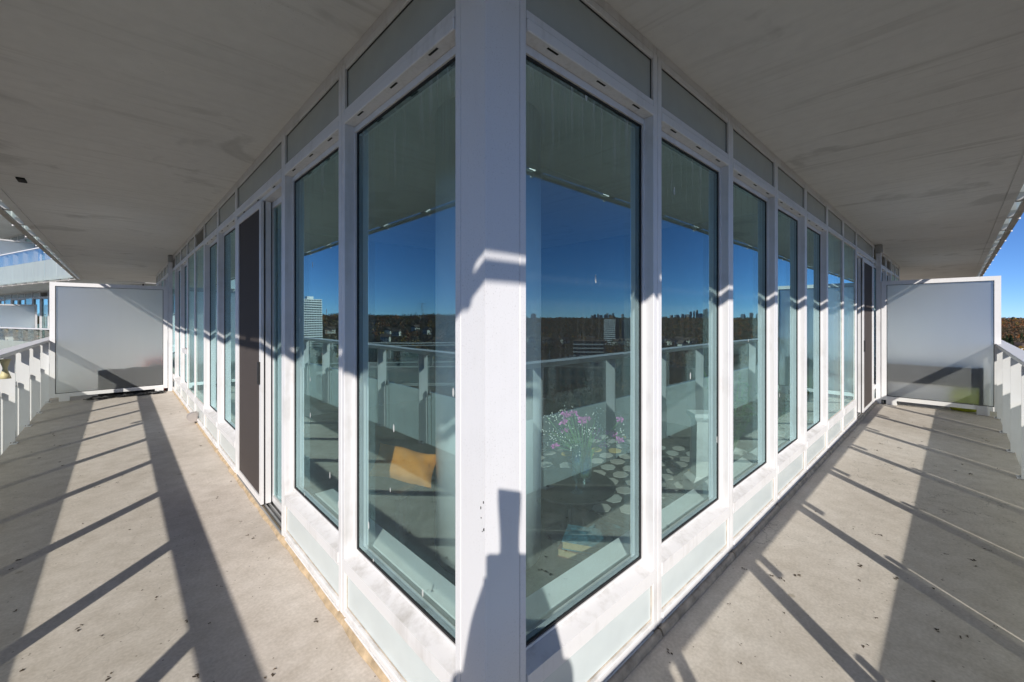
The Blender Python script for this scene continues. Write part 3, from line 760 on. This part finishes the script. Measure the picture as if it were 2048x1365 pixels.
railing('balcony_railing', 'railing of the far wing one floor up with blue glass against shade', WO, WR_, -21.5, .25, -1.80, -1.69, 2.902, wf, 'railings of the far wing')
railing('balcony_railing', 'railing of the far wing two floors up at the left edge', WO, WR_, -21.5, .25, -1.80, -1.69, 5.802, wf, 'railings of the far wing')
for z, lab in ((0, 'pale frosted screen on the far wing at our level'), (2.9, 'blue grey frosted screen on the far wing one floor up')):
    ax = Vector((math.cos(WR_), math.sin(WR_), 0)); iy = Vector((-math.sin(WR_), math.cos(WR_), 0))
    p_ = WO - ax * 9.95 - iy * .06; p_.z = z
    screen(lab, p_, WR_ - R(90), 1.56, 3)
f = MB().box(-21.5, .2, 3.5, 3.6, .01, 2.69).box(-21.5, .2, 3.5, 3.6, 2.91, 5.59); o = f.build('wing_room_wall', 'int_wall'); o.location = WO; o.rotation_euler = (0, 0, WR_); struct(o)

# ------------------------------------------------------------------ terrain
def smooth(a, b, x): t = np.clip((x - a) / (b - a), 0, 1); return t * t * (3 - 2 * t)
def ground_z(x, y):
    x = np.asarray(x, float); y = np.asarray(y, float); r = np.hypot(x, y); a = np.degrees(np.arctan2(y, x))
    left = np.exp(-((a - 115) / 32) ** 2)
    z = -37 + 26 * smooth(420, 1900, r) * (1 - left) + left * 33 * smooth(330, 900, r)
    z = z + smooth(260, 700, r) * (2.2 * np.sin(x * .011 + 1) * np.cos(y * .009) + 1.6 * np.sin(x * .023 + y * .017))
    z = z + smooth(1500, 5000, r) * (4 * np.sin(a * .21 + 1) - 1)
    return z
def mat_ground():
    m, t, p = nodes('autumn ground'); v = geo_pos(t)
    c = ramp(t, noise(t, v, .02, 6, .65), [(.32, (.045, .040, .026)), (.5, (.070, .050, .032)), (.64, (.055, .058, .030)), (.75, (.11, .10, .085))])
    t.links.new(c, p.inputs['Base Color']); p.inputs['Roughness'].default_value = 1; p.inputs['Specular IOR Level'].default_value = 0; return m
M['ground'] = mat_ground()
rr = np.concatenate([[0], np.geomspace(20, 16000, 70)]); na = 180
g_ = MB(); vs = [(0, 0, -37)]
for r_ in rr[1:]:
    an = np.arange(na) * 2 * math.pi / na; xs, ys = r_ * np.cos(an), r_ * np.sin(an)
    vs += list(zip(xs, ys, ground_z(xs, ys)))
fs = [[0, 1 + k, 1 + (k + 1) % na] for k in range(na)]
for i in range(len(rr) - 2):
    fs += [[1 + i * na + k, 1 + (i + 1) * na + k, 1 + (i + 1) * na + (k + 1) % na, 1 + i * na + (k + 1) % na] for k in range(na)]
g_.add(vs, fs); struct(g_.build('ground', 'ground', None, (0, 0, 0), True))
M['asphalt'] = plain('asphalt', (.055, .055, .056), .9, var=.2, scale=.2)
def gz(x, y): return float(ground_z(x, y))
def flat_patch(name, cx, cy, lx, ly, rot):
    o = B(-lx / 2, lx / 2, -ly / 2, ly / 2, -3, .05).build(name, 'asphalt'); o.location = (cx, cy, gz(cx, cy) + .6); o.rotation_euler = (0, 0, rot); return struct(o)
flat_patch('parking_lot', 317, -236, 62, 44, R(-37))
flat_patch('road', -135, 300, 420, 11, R(28)); flat_patch('road', 300, -175, 420, 11, R(52))

# ------------------------------------------------------------------ woods: one mass of small trees
species = [((.115, .075, .050), 'bare brown crown'), ((.21, .085, .032), 'rust crown'), ((.034, .052, .026), 'evergreen crown'), ((.27, .16, .030), 'yellow crown'), ((.14, .112, .075), 'pale bare crown')]
for k, (c, nm) in enumerate(species):
    m_ = plain('%s foliage' % nm, c, .95, var=.6, scale=.06); M['sp%d' % k] = m_
    m_.node_tree.nodes['Principled BSDF'].inputs['Specular IOR Level'].default_value = .1
def leaf_cards(cx, cy, cz, rx, rz, K, size, conifer):
    """K small four-sided leaf clumps spread through each crown"""
    n = len(cx)
    d = rng.normal(size=(n, K, 3)); d /= np.linalg.norm(d, axis=2, keepdims=True)
    rad = rng.uniform(.35, 1, (n, K, 1)) ** .6
    p = d * rad
    u = rng.uniform(0, 1, (n, K)); cf = conifer[:, None]
    taper = np.where(cf, (1 - u) * .9 + .08, 1)
    px_ = np.where(cf, d[:, :, 0] * taper * .62, p[:, :, 0]); py_ = np.where(cf, d[:, :, 1] * taper * .62, p[:, :, 1]); pz_ = np.where(cf, u * 2.3 - 1.1, p[:, :, 2])
    C_ = np.stack([cx[:, None] + px_ * rx[:, None], cy[:, None] + py_ * rx[:, None], cz[:, None] + pz_ * rz[:, None]], 2)
    a = rng.normal(size=(n, K, 3)); a /= np.linalg.norm(a, axis=2, keepdims=True)
    b = rng.normal(size=(n, K, 3)); b -= a * (a * b).sum(2, keepdims=True); b /= np.linalg.norm(b, axis=2, keepdims=True)
    s = (size[:, None] * rng.uniform(.6, 1.25, (n, K)))[:, :, None]
    q = np.stack([C_ - a * s, C_ + b * s * .7, C_ + a * s, C_ - b * s * .7], 2)
    return q.reshape(-1, 3)
def mesh_quads(name, V, matidx, mats):
    nq = len(V) // 4; me = bpy.data.meshes.new(name)
    me.vertices.add(nq * 4); me.vertices.foreach_set('co', V.astype(np.float32).ravel())
    me.loops.add(nq * 4); me.loops.foreach_set('vertex_index', np.arange(nq * 4, dtype=np.int32))
    me.polygons.add(nq); me.polygons.foreach_set('loop_start', np.arange(0, nq * 4, 4, dtype=np.int32))
    for m_ in mats: me.materials.append(m_)
    me.polygons.foreach_set('material_index', np.asarray(matidx, np.int32)); me.update(); me.validate(); return me
HOUSES = [(545 + rng.uniform(-70, 85), -282 + rng.uniform(-55, 60)) for k in range(26)] + [(rng.uniform(560, 900), -rng.uniform(38, 80)) for k in range(6)]
HOUSES += [(rng.uniform(420, 640), -rng.uniform(300, 520)) for k in range(10)] + [(-rng.uniform(200, 330), rng.uniform(420, 620)) for k in range(8)]
KEEP = [(x - 13 * x / math.hypot(x, y), y - 13 * y / math.hypot(x, y), 17) for x, y in HOUSES] + [(-166, 528, 34), (514, -338, 34), (343, -252, 26), (317, -236, 42), (198, -156, 34), (-127, 224, 34), (420, -150, 14)]
def clear(x, y):
    ok = np.ones(len(x), bool)
    for a, b, r_ in KEEP: ok &= np.hypot(x - a, y - b) > r_
    return ok
V = []; MI = []
for (a0, a1, r0, r1, n, K, sz, hmin, hmax) in ((97, 140, 150, 480, 900, 34, 1.5, 8, 14), (97, 140, 400, 1500, 3400, 26, 2.0, 9, 15), (-58, -6, 150, 520, 1000, 34, 1.3, 6, 11), (-58, 2, 420, 1900, 7600, 20, 1.7, 6, 10.5),
                                             (-60, 140, 1500, 5200, 3600, 14, 5.0, 10, 17), (140, 300, 160, 1800, 1600, 16, 2.6, 9, 14), (0, 97, 160, 1800, 700, 16, 2.6, 9, 14)):
    a = np.radians(rng.uniform(a0, a1, n)); r_ = np.sqrt(rng.uniform(r0 ** 2, r1 ** 2, n)) if r1 < 3000 else rng.uniform(r0, r1, n)
    x, y = r_ * np.cos(a), r_ * np.sin(a)
    if r1 < 600:   # groves, with open ground between
        keep = np.sin(x * .031 + 2) + np.sin(y * .027) + np.sin((x + y) * .05) > .2
    else: keep = np.ones(n, bool)
    keep &= clear(x, y)
    x, y = x[keep], y[keep]; n = len(x)
    sp = rng.choice(5, n, p=[.42, .15, .13, .07, .23]); con = (sp == 2) & (rng.random(n) < .75)
    h = rng.uniform(hmin, hmax, n); z = ground_z(x, y)
    V.append(leaf_cards(x, y, z + h * .58, h * .42, h * .46, K, np.full(n, sz * .62), con)); MI.append(np.repeat(sp, K))
o = bpy.data.objects.new('woods', mesh_quads('woods', np.concatenate(V), np.concatenate(MI), [M['sp%d' % k] for k in range(5)])); COL.objects.link(o)
o['kind'] = 'stuff'; o['label'] = 'brown and rust autumn woods covering the valley and far ridge'

# trees one can tell apart beyond the right handrail
M['bark'] = plain('grey bark', (.06, .05, .042), .95)
def tree(label, x, y, h, sp, con, cat='tree'):
    z = gz(x, y); t_ = thing('pine_tree' if con else 'broadleaf_tree', label, cat, (x, y, z), 0, None)
    tk = MB().tube([(0, 0, -.5), (.1, .05, h * .4), (0, 0, h * .85)], h * .022, 7, h * .006)
    if not con:
        for k in range(6):
            a = k * 1.05; tk.tube([(0, 0, h * (.3 + .06 * k)), (math.cos(a) * h * .18, math.sin(a) * h * .18, h * (.5 + .05 * k)), (math.cos(a) * h * .3, math.sin(a) * h * .3, h * (.6 + .05 * k))], h * .01, 5, h * .002)
    tk.build('trunk', 'bark', t_)
    q = leaf_cards(np.array([0.]), np.array([0.]), np.array([h * .6 if not con else h * .52]), np.array([h * .38 if not con else h * .36]), np.array([h * .42]), 420, np.array([h * .045]), np.array([con]))
    c = bpy.data.objects.new('crown', mesh_quads('crown', q, np.zeros(len(q) // 4), [M['sp%d' % sp]])); COL.objects.link(c); c.parent = t_
DV = lambda D, f_: (D * (1.539 + .039 * f_) - .776, -D * (.0745 + .0365 * f_) - .939)
for D, f_, h, sp, con, lab in ((330, .15, 13, 1, False, 'rust red tree just past the right screen above the handrail'), (352, .78, 14, 3, False, 'bright yellow tree at the right edge beyond the handrail'),
        (400, .42, 17, 2, True, 'dark pine tree rising between the rust and yellow trees'), (372, .5, 10, 0, False, 'bare brown tree between handrail and dark pine'), (430, .05, 13, 2, False, 'dark green round tree behind the rust red tree'),
        (470, .7, 13, 4, False, 'pale bare tree behind the bright yellow tree'), (480, .25, 15, 2, True, 'slim dark pine behind the larger dark pine'), (560, .9, 13, 2, True, 'farthest dark pine at the right edge below the ridge'),
        (335, 1.05, 10, 4, False, 'greyish bare tree under the yellow tree at the right edge'), (318, .62, 9, 0, False, 'low brown tree touching the handrail line at right')):
    x, y = DV(D, f_); tree(lab, x, y, h, sp, con)

# ------------------------------------------------------------------ buildings of the valley, seen mostly in the glass
M['tower_white'] = plain('white painted concrete', (.82, .82, .80), .8, var=.04, scale=.3)
M['brick'] = plain('brown brick', (.20, .125, .08), .9, var=.15, scale=.5)
M['win_dark'] = plain('dark window glass', (.03, .04, .05), .12, var=.3, scale=.4)
M['roof_grey'] = plain('grey gravel roof', (.16, .16, .165), .95, var=.2, scale=.2)
M['roof_brown'] = plain('brown shingle roof', (.10, .07, .055), .95, var=.3, scale=.5)
M['siding'] = plain('pale siding', (.60, .57, .50), .8, var=.1, scale=.3)
M['tower_haze'] = plain('blue grey haze tinted tower', (.12, .17, .22), .35, var=.2, scale=.02)  # blue of the distance haze is put into the tower colour
M['tower_grey'] = plain('grey tower concrete', (.22, .23, .25), .7, var=.15, scale=.02)
def block(name, label, cat, x, y, rot, wd, dp, z0, z1, floors, wall, win, balc=None, grp=None, cols=6):
    b = thing(name, label, cat, (x, y, z0), rot, grp); H = z1 - z0
    B(-wd / 2, wd / 2, -dp / 2, dp / 2, -4, H).build('wall', wall, b)
    B(-wd / 2 - .3, wd / 2 + .3, -dp / 2 - .3, dp / 2 + .3, H, H + .9).build('parapet', wall, b)
    B(-wd * .2, wd * .1, -dp * .25, dp * .25, H + .9, H + 4.2).build('roof_house', wall, b)
    fh = H / floors; w0 = None; b0 = None
    for k in range(floors):
        if balc:
            l = (-wd / 2, 0, fh * k + .2)
            if b0 is None:
                b0 = MB().box(0, wd, -dp / 2 - 1.5, -dp / 2 - .02, 0, .22).box(0, wd, -dp / 2 - 1.6, -dp / 2 - 1.5, 0, 1.25); b0 = b0.build('balcony', balc, b, l)
                w0 = MB()
                for c_ in range(cols): w0.box(wd * (c_ + .12) / cols, wd * (c_ + .88) / cols, -dp / 2 - .04, -dp / 2 - .005, .3, fh - .35)
                w0 = w0.build('window', win, b, l)
            else: inst(b0, b, l); inst(w0, b, l)
        else:
            l = (-wd / 2, 0, fh * k)
            if w0 is None:
                w0 = MB()
                for c_ in range(cols):
                    w0.box(wd * (c_ + .2) / cols, wd * (c_ + .8) / cols, -dp / 2 - .04, -dp / 2 - .005, fh * .3, fh * .8)
                for c_ in range(3):
                    for sx in (0, 1): w0.box(-.04 if not sx else wd + .005, -.005 if not sx else wd + .04, -dp / 2 + dp * (c_ + .2) / 3, -dp / 2 + dp * (c_ + .8) / 3, fh * .3, fh * .8)
                w0 = w0.build('window', win, b, l)
            else: inst(w0, b, l)
    for k in range(3):
        MB().tube([(wd * (.05 + .12 * k), 0, H + .9), (wd * (.05 + .12 * k), 0, H + 6.5 + k)], .09, 5).build('antenna', 'steel', b)
    return b
def face(x, y): return math.atan2(y, x) - math.pi / 2      # turns the balcony side (-y) back to the balcony we stand on
block('apartment_tower', 'white balconied apartment tower mirrored in the left windows', 'tower', -164, 531, face(-164, 531) - R(22), 27, 13, gz(-164, 531), 22.6, 18, 'tower_white', 'win_dark', 'tower_white', cols=9)
block('apartment_tower', 'brown brick tower with white balconies mirrored beside the corner column', 'tower', 514, -338, face(514, -338) + R(16), 17, 19, gz(514, -338), 0.5, 13, 'brick', 'win_dark', 'tower_white', cols=4)
block('apartment_tower', 'plain grey tower close behind the brown brick tower', 'tower', 541, -322, face(541, -322), 26, 12, gz(541, -322), -2.5, 12, 'tower_grey', 'win_dark', None, cols=8)
block('low_block', 'low pale block with end balconies below the brown tower', 'building', 343, -252, face(343, -252) + R(6), 30, 12, gz(343, -252), -21.6, 4, 'brick', 'win_dark', 'siding', cols=8)
block('flat_roof_building', 'wide grey flat roofed building below the right walk', 'building', 198, -156, face(198, -156) + R(14), 52, 34, -37, -27, 2, 'roof_brown', 'win_dark', None, cols=10)
block('flat_roof_building', 'wide grey flat roofed building below the left walk', 'building', -127, 224, face(-127, 224) - R(10), 56, 36, -37, -28, 2, 'roof_brown', 'win_dark', None, cols=10)
k = 0
sky_t = [(6724 + 700 * u, -3284 + 660 * u, hh, ww) for u, hh, ww in ((.02, 30, 45), (.12, 34, 60), (.22, 44, 40), (.3, 40, 70), (.36, 72, 34), (.42, 80, 26), (.47, 92, 30), (.53, 50, 60), (.60, 96, 34), (.64, 108, 36), (.69, 84, 30), (.74, 60, 60), (.80, 66, 40), (.86, 52, 55), (.93, 46, 60), (1.02, 50, 36))]
sky_t += [(4105 + 220 * u, -3000 + 205 * u, hh, ww) for u, hh, ww in ((.05, 22, 24), (.16, 30, 28), (.3, 34, 26), (.42, 26, 34), (.58, 30, 26), (.66, 42, 20), (.78, 30, 30), (.9, 44, 20), (1.3, 34, 26))]
sky_t += [(2169, -2076, 22, 34), (5900, -1900, 34, 50), (5960, -1820, 48, 40), (6010, -1740, 40, 60), (6060, -1660, 60, 44), (6100, -1580, 44, 70), (5200, -1300, 30, 60)]
for (x, y, hh, ww) in sky_t:
    k += 1
    z0 = gz(x, y) - 3; hh *= 1.4
    m_ = MB().box(-ww / 2, ww / 2, -ww * .4, ww * .4, 0, (hh - z0) * .9).box(-ww * .36, ww * .36, -ww * .3, ww * .3, (hh - z0) * .9, hh - z0)
    o = m_.build('skyline_tower', ('tower_haze', 'tower_grey', 'tower_haze')[k % 3], None, (x, y, z0)); o.rotation_euler = (0, 0, rng.uniform(0, 1.5))
    nm = 'main downtown cluster mirrored in the second right window' if k <= 16 else ('low cluster mirrored left of the brown brick tower' if k <= 25 else ('lone rise mirrored beside the corner column' if k == 26 else 'spread cluster mirrored in the third right window'))
    tag(o, ('small blue grey' if k % 3 != 1 else 'small grey') + ' tower of the ' + nm, 'tower', 'towers of the ' + nm)
# houses in the trees
hs = None
for k, (x, y) in enumerate(HOUSES):
    wh = 'brown trees mirrored in the right windows' if k < 26 else ('trees past the right handrail' if k < 32 else ('far right valley trees below the skyline' if k < 42 else 'wooded slope mirrored in the left windows'))
    lab = 'small pale gabled house among the ' + wh
    if hs is None:
        h_ = thing('house', lab, 'house', (x, y, gz(x, y)), rng.uniform(0, 3), 'houses among the ' + wh)
        hs = [B(-5, 5, -4, 4, -2, 6).build('wall', 'siding', h_), MB().prism([(-5.2, 5.8), (0, 9.4), (5.2, 5.8), (4.6, 5.8)], 0, -5.5, 5.5).build('roof', 'roof_brown', h_)]
        wn = MB()
        for u in (-3, 0, 3):
            for z in (1, 3.8): wn.box(u - .6, u + .6, -4.05, -4.01, z, z + 1.4); wn.box(u - .6, u + .6, 4.01, 4.05, z, z + 1.4)
        hs.append(wn.build('window', 'win_dark', h_))
    else:
        h_ = thing('house', lab, 'house', (x, y, gz(x, y)), rng.uniform(0, 3), 'houses among the ' + wh)
        for q in hs: inst(q, h_, (0, 0, 0))
# cars in the lot
M['car_blue'] = plain('blue grey car paint', (.16, .22, .30), .25, .3); M['car_white'] = plain('white car paint', (.7, .7, .7), .25)
cars = {}
for k in range(18):
    cl = ('car_blue', 'car_white')[k % 3 == 0]
    lx, ly = (k % 9 - 4) * 5.2, (-8 if k < 9 else 9)
    ca, sa = math.cos(R(-37)), math.sin(R(-37)); x, y = 317 + lx * ca - ly * sa, -236 + lx * sa + ly * ca
    c_ = thing('parked_car', ('blue grey' if cl == 'car_blue' else 'white') + ' car parked %s in the %s row of the lot below' % (('first', 'second', 'third', 'fourth', 'fifth', 'sixth', 'seventh', 'eighth', 'ninth')[k % 9], 'near' if k < 9 else 'far'), 'car', (x, y, gz(317, -236) + .66), R(53), 'cars parked in the lot')
    if cl not in cars:
        cars[cl] = [MB().prism([(-2.2, .3), (-2.2, .8), (-1.7, .95), (1.2, .95), (2.2, .75), (2.2, .3)], 1, -.85, .85).build('body', cl, c_), MB().prism([(-1.6, .96), (-1.1, 1.45), (.5, 1.45), (1.1, .96)], 1, -.75, .75).build('cabin', 'win_dark', c_)]
        for sx in (-1.35, 1.35):
            for sy in (-.8, .8): cars[cl].append(MB().tube([(0, -.1, 0), (0, .1, 0)], .32, 12).build('wheel', 'dark', c_, (sx, sy, .32)))
    else:
        for q in cars[cl]: inst(q, c_, q.location)

# ------------------------------------------------------------------ overhead line below the left walk
Pa, Pb = Vector((-14, 64, 0)), Vector((-35, 46, 0)); dv = Pb - Pa
E0, E1 = Pa - dv * 2, Pb + dv * 2
M['wire'] = plain('weathered aluminium wire', (.86, .80, .68), .5, 0)
for k, (p_, lab) in enumerate(((E0, 'tall steel line pole behind the building wing'), (E1, 'tall steel line pole off the left of the walk'))):
    q = thing('line_pole', lab, 'pole', (p_.x, p_.y, -37.5), 0, 'poles of the overhead line')
    MB().tube([(0, 0, 0), (0, 0, 37.5)], .45, 12, .18).build('mast', 'steel', q)
    for z in (36.2, 33.4, 30.4): MB().tube([(-1.6, 1.8, z), (1.6, -1.8, z)], .09, 6).build('crossarm', 'steel', q)
off = Vector((.66, -.75, 0))
for kz, (z, s_, dz) in enumerate(((-1.3, 1.0, 0), (-1.62, 1.3, .05), (-4.2, -.9, .5), (-4.7, 0, .2), (-7.0, 1.2, .6), (-7.5, -1.1, .3), (-9.6, .4, -.4))):
    pts = []
    for i in range(41):
        t_ = i / 40; p_ = E0.lerp(E1, t_) + off * s_; sag = 1 - (2 * t_ - 1) ** 2
        pts.append((p_.x, p_.y, z - sag * .75 + dz * (t_ - .5) * 4))
    tag(MB().tube(pts, .085, 6).build('power_cable', 'wire'), ('topmost', 'second highest', 'third highest', 'middle', 'fifth highest', 'second lowest', 'lowest')[kz] + ' overhead cable mirrored across the left windows', 'cable', 'cables of the overhead line')
# transmission pylon on the left ridge
py_ = thing('pylon', 'lattice pylon on the wooded ridge mirrored in the left corner window', 'pylon', (-369, 612, gz(-369, 612)), R(30))
H_ = 27 - gz(-369, 612)
for sx in (-1, 1):
    for sy in (-1, 1): MB().tube([(sx * 4, sy * 4, 0), (sx * .6, sy * .6, H_)], .16, 5).build('leg', 'steel', py_)
for z, l in ((.72, 8), (.84, 9.5), (.96, 7)): MB().tube([(-l, 0, H_ * z), (l, 0, H_ * z)], .2, 5).build('crossarm', 'steel', py_)
br = MB()
for k in range(7):
    z0, z1 = H_ * k / 7, H_ * (k + 1) / 7; w0, w1 = 4 - 3.4 * k / 7, 4 - 3.4 * (k + 1) / 7
    for s in (-1, 1): br.tube([(-w0, s * w0, z0), (w1, s * w1, z1)], .1, 4); br.tube([(w0, s * w0, z0), (-w1, s * w1, z1)], .1, 4)
br.build('bracing', 'steel', py_)

# ------------------------------------------------------------------ the photographer, who stands behind the lens and throws the shadow
FW = Vector((.685, .7286, 0)).normalized(); RT = Vector((FW.y, -FW.x, 0))
def P(r, f_, z): return CAM.xy.to_3d() + RT * r + FW * f_ + Vector((0, 0, z))
sk = []; ed = []; rad = []
def vtx(p, r, par=None):
    sk.append(p); rad.append(r)
    if par is not None: ed.append((par, len(sk) - 1))
    return len(sk) - 1
OX = .02
pel = vtx(P(OX, -.45, .86), .135); wa = vtx(P(OX, -.42, 1.01), .155, pel); ch = vtx(P(OX, -.37, 1.17), .165, wa); nk_ = vtx(P(OX, -.335, 1.29), .065, ch)
hd0 = vtx(P(OX, -.30, 1.355), .080, nk_); hd1 = vtx(P(OX, -.285, 1.43), .080, hd0); hd2 = vtx(P(OX, -.29, 1.48), .05, hd1)
for s in (-1, 1):
    sh = vtx(P(OX + s * .165, -.37, 1.21), .07, ch); el = vtx(P(OX + s * .14, -.30, 1.03), .07, sh); wr = vtx(P(OX + s * .105, -.15, 1.30), .042, el); hn = vtx(P(OX + s * .082, -.115, 1.385), .036, wr)
    for k in range(4):
        f1 = vtx(P(OX + s * (.083 - .006 * k), -.085 + .012, 1.405 + .016 * k), .0095, hn); f2 = vtx(P(OX + s * (.066), -.062, 1.41 + .016 * k), .0085, f1); vtx(P(OX + s * .05, -.055, 1.408 + .016 * k), .007, f2)
    t1 = vtx(P(OX + s * .07, -.135, 1.415), .011, hn); vtx(P(OX + s * .05, -.14, 1.44), .009, t1)
    hp = vtx(P(OX + s * .10, -.44, .79), .095, pel); kn = vtx(P(OX + s * .15, -.34, .45), .062, hp); an = vtx(P(OX + s * .14, -.44, .09), .045, kn); vtx(P(OX + s * .15, -.34, .035), .035, an); vtx(P(OX + s * .155, -.27, .03), .028, len(sk) - 1)
me = bpy.data.meshes.new('body'); me.from_pydata([tuple(p) for p in sk], ed, []); ob = bpy.data.objects.new('body', me); COL.objects.link(ob)
mo = ob.modifiers.new('skin', 'SKIN'); sub = ob.modifiers.new('sub', 'SUBSURF'); sub.levels = 2; sub.render_levels = 2
for k, d_ in enumerate(me.skin_vertices[0].data): d_.radius = (rad[k], rad[k]); d_.use_root = (k == pel)
dg = bpy.context.evaluated_depsgraph_get(); bm_me = bpy.data.meshes.new_from_object(ob.evaluated_get(dg)); bpy.data.objects.remove(ob)
per = thing('person', 'person in a dark jacket and knit cap crouching to hold a camera', 'person', (CAM.x - .29, CAM.y - .31, 0))
bm_me.materials.clear()
for q in ('skin', 'jacket', 'trouser'): bm_me.materials.append(M[q])
cx_ = P(0, 0, 0)
for pl_ in bm_me.polygons:
    c_ = pl_.center; f_ = (c_ - cx_).dot(FW); z = c_.z
    pl_.use_smooth = True
    pl_.material_index = 0 if (z > 1.30 and f_ < -.2) or (z > 1.35) else (1 if z > .84 else 2)
bm_me.transform(Matrix.Translation(-per.location))
bo = bpy.data.objects.new('body', bm_me); COL.objects.link(bo); bo.parent = per
cp = MB().lathe([(.086, -.01), (.092, .02), (.088, .05), (.06, .085), (0, .098)], 20, tuple(P(OX, -.29, 1.42) - per.location)); cp.build('knit_cap', 'hair', per, (0, 0, 0), True)
fc = MB()
for s in (-1, 1): fc.lathe([(0, -.009), (.009, 0), (0, .009)], 8, tuple(P(OX + s * .032, -.214, 1.415) - per.location))
fc.build('eyes', 'body_black', per)
ns = P(OX, -.203, 1.39) - per.location; MB().lathe([(0, .03), (.010, .01), (.016, -.005), (0, -.012)], 8, tuple(ns)).build('nose', 'skin', per)
cm = thing('hand_camera', 'black hand held camera with an upright flash on top', 'camera', P(0, -.10, 1.405), math.atan2(FW.y, FW.x) - math.pi / 2)
MB().box(-.07, .07, -.035, .03, 0, .085, c=.008).box(-.028, .028, -.03, .03, .0855, .105, c=.006).build('body', 'body_black', cm)
MB().tube([(0, .031, .045), (0, .065, .045)], .038, 20).build('lens_barrel', 'body_black', cm)
MB().tube([(0, .0652, .045), (0, .067, .045)], .030, 20).build('front_element', 'lens', cm)
MB().box(-.030, .030, -.035, .02, .1055, .17, c=.006).build('flash_foot', 'body_black', cm)
MB().prism([(-.030, .171), (.030, .171), (.036, .275), (-.036, .275)], 1, -.04, .025).build('flash_head', 'body_black', cm)
B(-.034, .034, -.036, .022, .2755, .281).build('flash_window', 'flash', cm)
